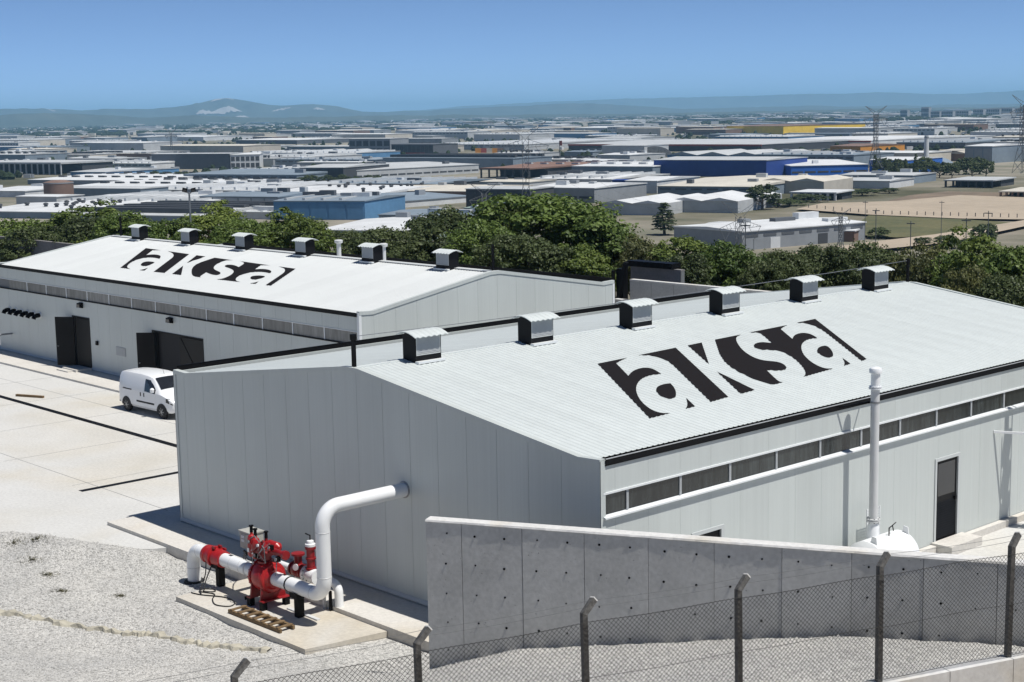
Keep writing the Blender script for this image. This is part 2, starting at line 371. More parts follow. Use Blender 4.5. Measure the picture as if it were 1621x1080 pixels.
# sawn joints between the yard slabs
for k, x in enumerate(np.arange(-56, -2, 6.0)):
    struct(MB().box(x, x+0.022, -2.6 if x > -2.6 else 0.0, 11.08, YZ-0.02, YZ+0.003).build('slab_joint', 'panel_core'))
struct(MB().box(-58, -0.95, 8.85, 8.872, YZ-0.02, YZ+0.0035).build('slab_joint', 'panel_core')); struct(MB().box(-58, -2.0, 0.6, 0.622, YZ-0.02, YZ+0.0035).build('slab_joint', 'panel_core'))
# drains
def drain(x0, x1, y0, y1):
    mb = MB().box(x0, x1, y0, y1, YZ-0.02, YZ+0.004); o = struct(mb.build('drain_channel', 'black_metal'), 'black grated drain channel in the yard')
    b = MB(); along = (x1-x0) > (y1-y0); n = int(max(x1-x0, y1-y0)/0.5)
    for i in range(n):
        if along: b.box(x0+i*0.5, x0+i*0.5+0.04, y0+0.03, y1-0.03, YZ+0.004, YZ+0.012)
        else: b.box(x0+0.03, x1-0.03, y0+i*0.5, y0+i*0.5+0.04, YZ+0.004, YZ+0.012)
    g = b.build('grate_bars', 'vent_dark'); g.parent = o; g['kind'] = 'stuff'
drain(-58, -0.95, 6.28, 6.62); drain(-7.1, -6.78, -0.2, 6.27)
# gravel
xs = np.arange(-34, 62.01, 0.4); ys = np.arange(-46, 9.01, 0.4)
def keepg(x, y):
    t, q = wall_tq(x, y)
    if t > -0.2 and q < 0.15: return False
    if fence_side(x, y) > 0.5: return False
    yb = float(np.interp(x, GB[:,0], GB[:,1]))
    if x < 4 and y > yb+0.6: return False
    if x >= 4 and y > -1.8 and t < 0: return False
    return True
xs1 = np.arange(-34, 62.01, 0.3); ys1 = np.arange(-46, 12.01, 0.3)
struct(grid_obj('gravel_bank', xs1, ys1, gravel_h, 'gravel', keepg), 'pale crushed gravel bank in front of the halls')
struct(grid_obj('hillside', np.arange(20, 75.1, 0.7), np.arange(-60, 30.1, 0.7), lambda x, y: np.minimum(gravel_h(x, y), 9)+0.02*vnoise(x,y,3), 'dirt', lambda x, y: fence_side(x, y) > 0.25), 'brown earth slope below the camera')

# ================================================================ near hall (ridge along y)
PWX = 0.508*1.2                         # first panel joint on the gable
RS = (HR-5.16)/(XR-0.75)                # roof slope
def roof_z(x): return HR - RS*abs(x-XR)
RIB_P, RIB_H = 0.2, 0.016
RIB = [(0.0,0),(0.118,0),(0.142,RIB_H),(0.176,RIB_H),(0.2,0)]
def rib(t):
    t = t % RIB_P
    for (a, za), (b, zb) in zip(RIB, RIB[1:]):
        if t <= b: return za+(zb-za)*(t-a)/(b-a)
    return 0.0
def sheet_mesh(name, length, slope_len, drop, axis, sgn, m):
    """one trapezoid-ribbed sheet: ribs run down the slope. axis 'y' -> ridge along y"""
    pr = []; t = 0.0
    while t < length-1e-6:
        for a, z in RIB[:-1]:
            if t+a <= length+1e-6: pr.append((t+a, z))
        t += RIB_P
    pr.append((length, 0))
    vs = []; n = len(pr)
    for k, (dx, dz) in enumerate([(0,0),(slope_len*sgn,-drop)]):
        for a, z in pr: vs.append((dx, a, dz+z) if axis == 'y' else (a, dx, dz+z))
    fs = [(i, i+1, n+i+1, n+i) for i in range(n-1)]
    if (axis == 'y') == (sgn > 0): fs = [f[::-1] for f in fs]
    me = bpy.data.meshes.new(name); me.from_pydata(vs, [], fs); me.update(); me.materials.append(M[m]); return me

hallB = thing('factory_hall', 'nearer grey metal hall with ribbed pale roof and wide gable, white pipe entering it', 'hall', (XR, L_B/2, 0))
# core
c = MB().box(0.06, W_B-0.06, 0.06, L_B-0.06, -0.3, HE-0.35)
wp(c, 'wall_core', 'panel_core', hallB)
# gable panels (front)
def gable_top(x):
    xp = [0, 0.75, XR-0.3, XR+0.3, W_B-0.75, W_B]; zp = [HE, 5.16, HR-0.01, HR-0.01, 5.16, HE]
    return float(np.interp(x, xp, zp))
joints = [0.0]+[PWX+1.2*k for k in range(17) if PWX+1.2*k < W_B-0.3]+[W_B]
def gable_wall(y0, y1, sides):
    brk = [0.75, XR-0.3, XR+0.3, W_B-0.75]
    for a, b in zip(joints, joints[1:]):
        xs_ = [a+0.005]+[k for k in brk if a+0.02 < k < b-0.02]+[b-0.005]
        poly = [(xs_[0],y0,0.05),(xs_[-1],y0,0.05)]+[(x,y0,gable_top(x)-0.01) for x in reversed(xs_)]
        wp(MB().prism(poly, (0,y1-y0,0)), 'wall_panel', 'panel', hallB)
gable_wall(0.0, 0.055, 1)
poly = [(0.05,0.056,0),(W_B-0.05,0.056,0),(W_B-0.05,0.056,gable_top(W_B)-0.08)]+[(x,0.056,gable_top(x)-0.08) for x in (W_B-0.75,XR,0.75,0.05)]
wp(MB().prism(poly, (0,0.05,0)), 'wall_core', 'panel_core', hallB)
wp(MB().prism([(p[0],L_B-0.06,p[2]) for p in poly], (0,0.06,0)), 'end_wall', 'panel', hallB)
# rake flashing, corner trims, base trim
px_ = [0, 0.75, XR-0.3, XR+0.3, W_B-0.75, W_B]
for ysec in ((-0.03, 0.16), (L_B-0.14, L_B+0.03)):
    tr = MB()
    for a, b in zip(px_, px_[1:]):
        za, zb = gable_top(a), gable_top(b)
        tr.hexa([(a,ysec[0],za-0.012),(b,ysec[0],zb-0.012),(b,ysec[1],zb-0.012),(a,ysec[1],za-0.012)], [(a,ysec[0],za+0.03),(b,ysec[0],zb+0.03),(b,ysec[1],zb+0.03),(a,ysec[1],za+0.03)])
        if ysec[0] < 0: tr.hexa([(a,-0.03,za-0.10),(b,-0.03,zb-0.10),(b,-0.004,zb-0.10),(a,-0.004,za-0.10)], [(a,-0.03,za-0.012),(b,-0.03,zb-0.012),(b,-0.004,zb-0.012),(a,-0.004,za-0.012)])
    wp(tr, 'rake_flashing', 'panel', hallB)
for x0, x1, y0, y1 in ((-0.02,0.12,-0.025,-0.003),(-0.025,-0.003,-0.025,0.12),(W_B-0.12,W_B+0.02,-0.025,-0.003),(W_B+0.003,W_B+0.025,-0.025,0.14)):
    wp(MB().box(x0,x1,y0,y1,0.0,HE-0.02), 'corner_trim', 'panel', hallB)
wp(MB().prism([(0,-0.06,0.02),(0,-0.002,0.02),(0,-0.002,0.14),(0,-0.012,0.14),(0,-0.06,0.07)], (W_B,0,0)), 'base_flashing', 'frame', hallB)
# side wall with the window band (x = W_B)
SILL, HEAD = 3.80, 4.33
wj = [0.0]+[0.5+1.2*k for k in range(24) if 0.5+1.2*k < L_B-0.3]+[L_B]
for a, b in zip(wj, wj[1:]):
    doorcut = [(3.37,4.56,2.67),(14.75,16.05,2.73)]
    a_, b_ = a+0.002, b-0.002; lo = [(a_, b_, 0.05)]
    for d0, d1, dh in doorcut:
        nl = []
        for (p, q, z0) in lo:
            if q <= d0 or p >= d1: nl.append((p,q,z0)); continue
            if p < d0-0.02: nl.append((p,d0,z0))
            nl.append((max(p,d0), min(q,d1), dh))
            if q > d1+0.02: nl.append((d1,q,z0))
        lo = nl
    for p, q, z0 in lo: wp(MB().box(W_B-0.055, W_B, p, q, z0, SILL-0.02), 'wall_panel', 'panel', hallB)
    wp(MB().box(W_B-0.055, W_B, a_, b_, HEAD+0.02, HE-0.02), 'wall_panel', 'panel', hallB)
wp(MB().prism([(W_B-0.05,0.06,SILL-0.05),(W_B+0.10,0.06,SILL-0.07),(W_B+0.10,0.06,SILL-0.03),(W_B-0.05,0.06,SILL+0.015)], (0,L_B-0.1,0)), 'window_sill', 'flash', hallB)
wp(MB().box(W_B-0.05, W_B+0.03, 0.06, L_B-0.04, HEAD, HEAD+0.05), 'window_head', 'flash', hallB)
yb = [0.08, 0.95]+[0.95+1.973*k for k in range(1, 15) if 0.95+1.973*k < L_B-0.2]+[L_B-0.06]
for k, (a, b) in enumerate(zip(yb, yb[1:])):
    wn = wp(MB().box(W_B-0.052, W_B-0.028, a+0.045, b-0.045, SILL+0.03, HEAD-0.012), 'window_pane', 'pane_b', hallB)
    wp(MB().box(W_B-0.05, W_B-0.004, a-0.04, a+0.04, SILL+0.016, HEAD-0.001), 'window_mullion', 'louvre', hallB)
wp(MB().box(-0.0, 0.055, 0.06, L_B-0.06, -0.1, HE-0.03), 'side_wall', 'panel', hallB)
# roof
nsh = int(math.ceil(L_B/1.2)); xe = XR-0.45
core = MB().prism([(0.45,0.12,roof_z(0.45)-0.16),(XR,0.12,HR-0.16),(W_B-0.45,0.12,roof_z(W_B-0.45)-0.16),(W_B-0.45,0.12,roof_z(W_B-0.45)-0.012),(XR,0.12,HR-0.012),(0.45,0.12,roof_z(0.45)-0.012)], (0,L_B-0.24,0))
wp(core, 'roof_core', 'flash', hallB)
for sgn in (1,-1):
    me = sheet_mesh('roof_sheet', 1.2, xe, RS*xe, 'y', sgn, 'roof_b')
    for k in range(nsh):
        L = min(1.2, L_B-0.02-k*1.2)
        m_ = me if L > 1.19 else sheet_mesh('roof_sheet', L, xe, RS*xe, 'y', sgn, 'roof_b')
        wpart(place(m_, 'roof_sheet', None, None, (XR, k*1.2+0.01, HR)), hallB)
rc = MB()
for s in (-1, 1):
    rc.hexa([(XR,0.02,HR+0.002),(XR+s*0.10,0.02,HR-0.012),(XR+s*0.10,L_B-0.02,HR-0.012),(XR,L_B-0.02,HR+0.002)],[(XR,0.02,HR+0.027),(XR+s*0.10,0.02,HR+0.013),(XR+s*0.10,L_B-0.02,HR+0.013),(XR,L_B-0.02,HR+0.027)])
wp(rc, 'ridge_cap', 'roof_b', hallB)
# gutters: black trough with a pale lip
for s in (-1, 1):
    xi = XR+s*(XR-0.47); xo = XR+s*(XR+0.055); zi = roof_z(W_B-0.47)
    g = MB(); t = s*0.02
    g.box(min(xi,xo-s*0.07), max(xi,xo-s*0.07), 0.13, L_B-0.1, HE-0.26, HE-0.23)
    g.box(min(xo-s*0.07,xo-t), max(xo-s*0.07,xo-t), 0.13, L_B-0.1, HE-0.15, HE-0.12)
    g.box(xo-t, xo, 0.13, L_B-0.1, HE-(0.12 if s > 0 else 0.23), HE+(0.02 if s > 0 else 0.13))
    g.box(xi, xi+t, 0.13, L_B-0.1, HE-0.23, zi-0.01)
    g.box(xi, xo-s*0.06, 0.11, 0.13, HE-0.26, HE-0.04); g.box(xi, xo, L_B-0.1, L_B-0.08, HE-0.26, HE)
    gu = wp(g, 'gutter', 'black_metal', hallB)
    wp(MB().box(xo-s*0.035, xo+s*0.012, 0.13, L_B-0.1, HE+(0.021 if s > 0 else 0.131), HE+(0.034 if s > 0 else 0.144)), 'gutter_lip', 'louvre' if s > 0 else 'black_metal', gu)
# rooftop ventilators (modelled once, ridge along local y)
def make_vent(parent):
    r = bpy.data.objects.new('roof_ventilator', None); C.objects.link(r); r.parent = parent; r.empty_display_size = 0.2
    lx, ly, h = 0.56, 0.98, 0.74
    b = MB().box(-0.03, lx, 0, 0.03, -0.12, h-0.02).box(-0.03, lx, ly-0.03, ly, -0.12, h-0.02).box(-0.03, 0.0, 0.03, ly-0.03, -0.12, h-0.02).box(lx-0.03, lx, 0.03, ly-0.03, -0.14, 0.14)
    # arched end plates
    for y in (0, ly-0.03):
        b.prism([(-0.03,y,h-0.02),(lx,y,h-0.02),(lx*0.8,y,h+0.045),(lx*0.5,y,h+0.07),(lx*0.15,y,h+0.045)], (0,0.03,0))
    lp(b, 'casing', 'vent_dark', r)
    lp(MB().box(lx-0.02, lx+0.005, 0.03, 0.06, 0.14, h-0.03).box(lx-0.02, lx+0.005, ly-0.06, ly-0.03, 0.14, h-0.03).box(lx-0.02, lx+0.005, 0.06, ly-0.06, 0.141, 0.17).box(lx-0.02, lx+0.005, 0.06, ly-0.06, h-0.06, h-0.03), 'louvre_frame', 'frame', r)
    lv = MB()
    for k in range(11):
        z = 0.185+k*0.048
        lv.hexa([(lx-0.03,0.06,z),(lx-0.002,0.06,z-0.004),(lx-0.002,ly-0.06,z-0.004),(lx-0.03,ly-0.06,z)], [(lx-0.03,0.06,z+0.042),(lx-0.010,0.06,z+0.042),(lx-0.010,ly-0.06,z+0.042),(lx-0.03,ly-0.06,z+0.042)])
    lp(lv, 'louvre', 'louvre', r)
    # corrugated arched cap
    cap = MB(); prof = [(-0.17,h-0.005),(0.0,h+0.065),(0.14,h+0.10),(0.27,h+0.105),(0.42,h+0.08),(0.58,h+0.03),(0.73,h-0.035)]
    ny = 24; y0, y1 = -0.13, ly+0.17; vs = []; n = len(prof)
    for j in range(ny+1):
        y = y0+(y1-y0)*j/ny; dz = 0.022 if (j % 4) in (1, 2) else 0.0
        for x, z in prof: vs.append((x, y, z+dz))
    fs = [(j*n+i, j*n+i+1, (j+1)*n+i+1, (j+1)*n+i) for j in range(ny) for i in range(n-1)]
    k0 = len(vs); vs += [(x, y, z-0.02) for x, y, z in vs]; fs += [tuple(k0+i for i in f[::-1]) for f in fs]
    for i in range(n-1): fs += [(i+1, i, k0+i, k0+i+1), (ny*n+i, ny*n+i+1, k0+ny*n+i+1, k0+ny*n+i)]
    for j in range(ny): fs += [(j*n, (j+1)*n, k0+(j+1)*n, k0+j*n), ((j+1)*n+n-1, j*n+n-1, k0+j*n+n-1, k0+(j+1)*n+n-1)]
    cap.add(vs, fs); lp(cap, 'cap', 'roof_b', r)
    lp(MB().box(lx+0.004, lx+0.16, -0.02, ly+0.04, -0.085, -0.02), 'base_flashing', 'flash', r)
    return r
def vparent(v, hall, loc, rz):
    v.parent = hall; v.matrix_parent_inverse = Matrix.Translation(-hall.location); v.location = loc; v.rotation_euler = (0,0,rz)
vent0 = make_vent(hallB); vparent(vent0, hallB, (XR-0.03, 1.97, HR+0.02), 0)
for k in range(1, 6):
    v = copy_tree(vent0); vparent(v, hallB, (XR-0.03, 1.97+4.647*k, HR+0.02), 0)
# lifeline posts and cable
for y in (0.12, L_B-0.15):
    po = wp(MB().box(XR-0.05, XR+0.05, y-0.05, y+0.05, HR-0.05, HR+0.95), 'lifeline_post', 'black_metal', hallB)
    wp(MB().box(XR-0.07, XR+0.07, y-0.07, y+0.07, HR+0.80, HR+0.97), 'post_bracket', 'black_metal', po)
def sag(a, b, s, n=16): 
    a, b = Vector(a), Vector(b); return [a.lerp(b, i/n)-Vector((0,0,s*4*(i/n)*(1-i/n))) for i in range(n+1)]
wp(MB().tube(sag((XR,0.12,HR+0.90),(XR,L_B-0.15,HR+0.90),0.10), 0.011, 5), 'lifeline_cable', 'steel', hallB)
# doors of the window wall
dr = wp(MB().box(W_B-0.07, W_B-0.03, 14.80, 16.0, 0.05, 2.68), 'door', 'door', hallB)
wp(MB().box(W_B-0.06, W_B+0.03, 14.70, 14.80, 0.05, 2.78).box(W_B-0.06, W_B+0.03, 16.0, 16.12, 0.05, 2.78).box(W_B-0.06, W_B+0.03, 14.80, 16.0, 2.68, 2.78), 'door_frame', 'frame', dr)
for k in range(15):
    z = 0.25+k*0.075
    wp(MB().hexa([(W_B-0.03,14.9,z),(W_B-0.005,14.9,z-0.02),(W_B-0.005,15.9,z-0.02),(W_B-0.03,15.9,z)],[(W_B-0.03,14.9,z+0.045),(W_B-0.02,14.9,z+0.045),(W_B-0.02,15.9,z+0.045),(W_B-0.03,15.9,z+0.045)]), 'louvre_slat', 'vent_dark', dr)
wp(MB().box(W_B-0.03, W_B-0.015, 14.92, 15.88, 1.55, 2.58), 'door_pane', 'van_glass', dr)
wp(MB().box(W_B-0.025, W_B+0.03, 15.86, 15.93, 1.30, 1.42), 'door_handle', 'black_metal', dr)
wp(MB().box(W_B+0.02, W_B+0.75, 14.55, 16.3, -0.3, 0.16), 'door_step', 'apron', hallB)
d2 = wp(MB().box(W_B-0.07, W_B-0.03, 3.42, 4.50, 0.05, 2.62), 'door', 'door', hallB)
wp(MB().box(W_B-0.06, W_B+0.03, 3.32, 3.42, 0.05, 2.72).box(W_B-0.06, W_B+0.03, 4.50, 4.62, 0.05, 2.72).box(W_B-0.06, W_B+0.03, 3.42, 4.50, 2.62, 2.72), 'door_frame', 'frame', d2)
# pipe collar in the gable
wp(MB().lathe((12.3,0.0,3.18), (0,-1,0), [(0,0.245),(0.015,0.245),(0.02,0.23),(0.025,0.21)], 20), 'pipe_collar', 'steel', hallB, True)

# ---- roof lettering: black ground with the letters left open, draped over the ribs
LET = [
 [(57,305),(222,272),(190,285),(160,303),(228,373),(245,352),(270,338),(300,329),(340,327),(375,338),(412,363),(370,365),(330,375),(300,390),(278,415),(270,445),(276,475),(295,510),(330,545),(375,572),(420,582),(460,581),(347,610)],
 [(382,448),(392,431),(430,418),(462,415),(480,432),(495,462),(493,488),(480,498),(455,501),(425,495),(400,478),(385,462)],
 [(551,497),(600,543),(548,557),(557,540),(558,525)],
 [(285,258),(492,216),(785,490),(688,518),(510,345),(470,305),(430,280),(380,263),(330,257)],
 [(560,203),(637,187),(678,308)],
 [(722,349),(933,452),(855,473)],
 [(711,171),(858,142),(835,152),(828,165),(835,190),(865,230),(910,262),(960,283),(1010,290),(1060,294),(1095,307),(1111,325),(1105,337),(1080,343),(1045,343),(998,340),(1068,408),(1092,407),(1015,430),(757,312)],
 [(903,131),(1117,89),(1095,98),(1078,112),(1143,167),(1150,150),(1170,138),(1205,132),(1240,138),(1265,150),(1282,162),(1245,165),(1215,175),(1195,195),(1192,222),(1205,255),(1240,290),(1285,318),(1330,333),(1370,332),(1206,378),(1217,365),(1215,345),(1195,315),(1160,280),(1110,248),(1060,232),(1010,227),(960,227),(932,215),(927,202),(940,190),(975,184),(1028,190),(975,140),(940,130)],
 [(1280,235),(1285,218),(1305,207),(1333,204),(1355,220),(1370,245),(1370,262),(1355,271),(1330,268),(1300,255),(1284,243)],
 [(1420,271),(1467,305),(1432,316),(1435,300),(1430,285)],
 [(1165,77),(1270,55),(1557,279),(1530,290),(1330,130),(1290,105),(1240,83),(1200,77)]]
def chaikin(p, it=2):
    for _ in range(it):
        q = []; n = len(p)
        for i in range(n):
            a, b, c_ = np.array(p[i-1]), np.array(p[i]), np.array(p[(i+1) % n])
            d1, d2 = b-a, c_-b
            ang = abs(math.degrees(math.atan2(d1[0]*d2[1]-d1[1]*d2[0], d1@d2)))
            if ang < 48: q += [tuple(b*0.75+a*0.25), tuple(b*0.75+c_*0.25)]
            else: q.append(tuple(b))
        p = q
    return p
# letter outlines as (along, down) on the roof plane of the near hall, in metres
def to_roof(u, v):
    d = AR*((u-810.5)/FPX)+AU*((540-v)/FPX)+AF
    # plane z = HR - RS*(x-XR)
    n = np.array([RS,0,1.0]); k = (HR+RS*XR-(n@CAM))/(n@d); p = CAM+d*k
    return p[1], p[0]
LETM = [[to_roof(930+x*460/1621, 490+y*460/1621) for x, y in chaikin(p)] for p in LET]
def drape(name, polys, axis, zf, parent, m='print'):
    bm = bmesh.new()
    for p in polys:
        pts = [Vector((a, b, 0)) for a, b in p]
        vv = [bm.verts.new(q) for q in pts]
        for tri in tessellate_polygon([pts]):
            try: bm.faces.new([vv[i] for i in tri])
            except ValueError: pass
    amin = min(a for p in polys for a, b in p); amax = max(a for p in polys for a, b in p)
    k = math.floor(amin/RIB_P)
    while k*RIB_P < amax:
        for a in ():
            pos = k*RIB_P+a
            if amin < pos < amax:
                bmesh.ops.bisect_plane(bm, geom=bm.verts[:]+bm.edges[:]+bm.faces[:], dist=1e-5, plane_co=(pos,0,0), plane_no=(1,0,0))
        k += 1
    for v in bm.verts:
        a, b = v.co.x, v.co.y
        z = zf(b)+RIB_H+0.002
        v.co = Vector((b, a, z)) if axis == 'y' else Vector((a, b, z))
    bmesh.ops.recalc_face_normals(bm, faces=bm.faces)
    for f in bm.faces:
        if f.normal.z < 0: f.normal_flip()
    me = bpy.data.meshes.new(name); bm.to_mesh(me); bm.free()
    return wpart(place(me, name, m), parent)
def off_ribs(polys, o): return [[(a-o, b) for a, b in p] for p in polys]
lo_ = drape('roof_lettering', [[(a-0.01, b) for a, b in p] for p in LETM], 'y', lambda b: roof_z(b), hallB)
lo_.location = (0, 0.01, 0); lo_['label'] = 'black painted lettering on the ribbed roof'

# ================================================================ far hall (ridge along x)
XA1, YA0, WA, LA, HRA = -7.39, 13.304, 15.81, 36.2, 6.314
XA0 = XA1-LA; YRA = YA0+WA/2
RSA = (HRA-5.16)/(WA/2-0.75)
def roof_za(y): return HRA-RSA*abs(y-YRA)
hallA = thing('factory_hall', 'farther metal hall with smooth bright white roof and open black doors', 'hall', ((XA0+XA1)/2, YRA, 0))
wp(MB().box(XA0+0.06, XA1-0.06, YA0+0.3, YA0+WA-0.06, -0.3, HE-0.35), 'wall_core', 'panel_core', hallA)
wp(MB().box(XA0+0.06, XA1-0.06, YA0+0.056, YA0+0.07, 2.85, HE-0.3), 'wall_core', 'panel_core', hallA)
DOORS = [(-33.9, -32.0, 2.80), (-25.1, -20.25, 2.78)]     # openings x0,x1,height
ja = [XA0]; k = 0
xj = -19.91-1.225*19
while xj < XA1-0.2:
    if xj > XA0+0.2: ja.append(xj)
    xj += 1.225
ja.append(XA1)
for a, b in zip(ja, ja[1:]):
    lo = [(a+0.004, b-0.004, 0.05)]
    for d0, d1, dh in DOORS:
        nl = []
        for (p, q, z0) in lo:
            if q <= d0 or p >= d1: nl.append((p,q,z0)); continue
            if p < d0-0.02: nl.append((p,d0,z0))
            nl.append((max(p,d0), min(q,d1), dh))
            if q > d1+0.02: nl.append((d1,q,z0))
        lo = nl
    for p, q, z0 in lo: wp(MB().box(p, q, YA0, YA0+0.055, z0, SILL-0.02), 'wall_panel', 'panel', hallA)
    wp(MB().box(a+0.004, b-0.004, YA0, YA0+0.055, HEAD+0.02, HE-0.03), 'wall_panel', 'panel', hallA)
solid = [XA0+0.06]+[e for d in DOORS for e in (d[0], d[1])]+[XA1-0.06]
for a, b in zip(solid[0::2], solid[1::2]): wp(MB().box(a, b, YA0+0.056, YA0+0.10, -0.2, 2.86), 'wall_core', 'panel_core', hallA)
wp(MB().box(XA0+0.05, XA1-0.05, YA0-0.05, YA0+0.05, SILL-0.05, SILL+0.0), 'window_sill', 'black_metal', hallA)
wp(MB().box(XA0+0.05, XA1-0.05, YA0-0.02, YA0+0.05, HEAD, HEAD+0.03), 'window_head', 'flash', hallA)
xp_ = [-7.53-2.455*k for k in range(15)]
for a, b in zip(xp_[1:], xp_):
    wp(MB().box(a+0.04, b-0.04, YA0+0.028, YA0+0.05, SILL+0.01, HEAD-0.01), 'window_pane', 'pane_a', hallA)
    wp(MB().box(b-0.035, b+0.035, YA0+0.004, YA0+0.05, SILL+0.001, HEAD-0.001), 'window_mullion', 'flash', hallA)
def gable_top_a(y): return float(np.interp(y, [YA0,YA0+0.75,YRA-0.3,YRA+0.3,YA0+WA-0.75,YA0+WA], [HE,5.16,HRA-0.01,HRA-0.01,5.16,HE]))
jy = [YA0]+[YA0+0.8+1.2*k for k in range(13) if YA0+0.8+1.2*k < YA0+WA-0.3]+[YA0+WA]
bra = [YA0+0.75,YRA-0.3,YRA+0.3,YA0+WA-0.75]
for a, b in zip(jy, jy[1:]):
    ys_ = [a+0.004]+[k for k in bra if a+0.02 < k < b-0.02]+[b-0.004]
    wp(MB().prism([(XA1-0.055,ys_[0],0.05),(XA1-0.055,ys_[-1],0.05)]+[(XA1-0.055,y,gable_top_a(y)-0.01) for y in reversed(ys_)], (0.055,0,0)), 'wall_panel', 'panel', hallA)
pl = [(XA1-0.12,YA0+0.05,0),(XA1-0.12,YA0+WA-0.05,0)]+[(XA1-0.12,y,gable_top_a(y)-0.06) for y in (YA0+WA-0.05,YA0+WA-0.75,YRA,YA0+0.75,YA0+0.05)]
wp(MB().prism(pl, (0.06,0,0)), 'wall_core', 'panel_core', hallA)
wp(MB().prism([(XA0,y,z) for _,y,z in pl], (0.06,0,0)), 'end_wall', 'panel', hallA)
tr = MB(); tr2 = MB(); py_ = [YA0,YA0+0.75,YRA-0.3,YRA+0.3,YA0+WA-0.75,YA0+WA]
for a, b in zip(py_, py_[1:]):
    za, zb = gable_top_a(a), gable_top_a(b)
    for x0, x1, tt_ in ((XA1-0.16,XA1+0.03,tr),(XA0-0.03,XA0+0.16,tr2)):
        tt_.hexa([(x0,a,za-0.012),(x1,a,za-0.012),(x1,b,zb-0.012),(x0,b,zb-0.012)], [(x0,a,za+0.045),(x1,a,za+0.045),(x1,b,zb+0.045),(x0,b,zb+0.045)])
    tr.hexa([(XA1+0.004,a,za-0.11),(XA1+0.03,a,za-0.11),(XA1+0.03,b,zb-0.11),(XA1+0.004,b,zb-0.11)], [(XA1+0.004,a,za-0.012),(XA1+0.03,a,za-0.012),(XA1+0.03,b,zb-0.012),(XA1+0.004,b,zb-0.012)])
wp(tr, 'rake_flashing', 'panel', hallA); wp(tr2, 'rake_flashing', 'panel', hallA)
for y0, y1 in ((YA0-0.02,YA0+0.12),(YA0+WA-0.12,YA0+WA+0.02)): wp(MB().box(XA1+0.003,XA1+0.022,y0,y1,0,HE-0.1), 'corner_trim', 'flash', hallA)
wp(MB().box(XA1-0.12,XA1+0.02,YA0-0.022,YA0-0.003,0,HE-0.02), 'corner_trim', 'flash', hallA)
wp(MB().prism([(XA0,YA0-0.06,0.0),(XA0,YA0-0.002,0.0),(XA0,YA0-0.002,0.12),(XA0,YA0-0.02,0.12),(XA0,YA0-0.06,0.05)], (DOORS[0][0]-XA0,0,0)), 'base_flashing', 'frame', hallA)
wp(MB().prism([(DOORS[0][1],YA0-0.06,0.0),(DOORS[0][1],YA0-0.002,0.0),(DOORS[0][1],YA0-0.002,0.12),(DOORS[0][1],YA0-0.02,0.12),(DOORS[0][1],YA0-0.06,0.05)], (DOORS[1][0]-DOORS[0][1],0,0)), 'base_flashing', 'frame', hallA)
ye = WA/2-0.22
wp(MB().prism([(XA0+0.1,YA0+0.22,roof_za(YA0+0.22)-0.16),(XA0+0.1,YRA,HRA-0.16),(XA0+0.1,YA0+WA-0.45,roof_za(YA0+WA-0.45)-0.16),(XA0+0.1,YA0+WA-0.45,roof_za(YA0+WA-0.45)-0.012),(XA0+0.1,YRA,HRA-0.012),(XA0+0.1,YA0+0.22,roof_za(YA0+0.22)-0.012)], (LA-0.2,0,0)), 'roof_core', 'flash', hallA)
nsh = int(math.ceil((LA-0.04)/1.2))
for sgn in (-1, 1):
    me = sheet_mesh('roof_sheet', 1.2, ye, RSA*ye, 'x', sgn, 'roof_a')
    for k in range(nsh):
        L = min(1.2, LA-0.04-k*1.2)
        if L < 0.05: continue
        m_ = me if L > 1.19 else sheet_mesh('roof_sheet', L, ye, RSA*ye, 'x', sgn, 'roof_a')
        wpart(place(m_, 'roof_sheet', None, None, (XA0+0.02+k*1.2, YRA, HRA)), hallA)
rc = MB()
for s in (-1, 1):
    rc.hexa([(XA0+0.02,YRA,HRA+0.03),(XA1-0.02,YRA,HRA+0.03),(XA1-0.02,YRA+s*0.24,HRA+0.005),(XA0+0.02,YRA+s*0.24,HRA+0.005)],[(XA0+0.02,YRA,HRA+0.05),(XA1-0.02,YRA,HRA+0.05),(XA1-0.02,YRA+s*0.24,HRA+0.02),(XA0+0.02,YRA+s*0.24,HRA+0.02)])
wp(rc, 'ridge_cap', 'roof_a', hallA)
g = MB().box(XA0+0.1,XA1-0.12,YA0-0.05,YA0+0.22,HE-0.2,HE-0.17).box(XA0+0.1,XA1-0.12,YA0-0.055,YA0-0.035,HE-0.17,HE-0.015)
wp(g, 'gutter', 'black_metal', hallA)
g = MB().box(XA0+0.1,XA1-0.12,YA0+WA-0.45,YA0+WA+0.05,HE-0.3,HE-0.27).box(XA0+0.1,XA1-0.12,YA0+WA+0.03,YA0+WA+0.05,HE-0.27,HE+0.15)
wp(g, 'gutter', 'black_metal', hallA)
for k in range(6):
    v = copy_tree(vent0); vparent(v, hallA, (-40.29+5.852*k, YRA+0.03, HRA+0.02), -math.pi/2)
for x in (XA0+1.0, XA1-0.15):
    po = wp(MB().box(x-0.05,x+0.05,YRA-0.05,YRA+0.05,HRA-0.05,HRA+1.25), 'lifeline_post', 'black_metal', hallA)
wp(MB().tube(sag((XA0+1.0,YRA,HRA+1.2),(XA1-0.15,YRA,HRA+1.2),0.15), 0.012, 5), 'lifeline_cable', 'black_metal', hallA)
FLX = (-22.55, -18.6)
for x in (-20.1, -15.0):       # two pale flues behind the ridge
    x_ = {-20.1:FLX[0], -15.0:FLX[1]}[x]
    fl = wp(MB().lathe((x_,YRA+2.2,5.6),(0,0,1),[(0,0.12),(1.12,0.12)],14), 'roof_flue', 'stack', hallA, True)
    wp(MB().lathe((x_,YRA+2.2,6.72),(0,0,1),[(0,0.15),(0.04,0.22),(0.16,0.235),(0.20,0.15)],14), 'flue_cowl', 'stack', fl, True)
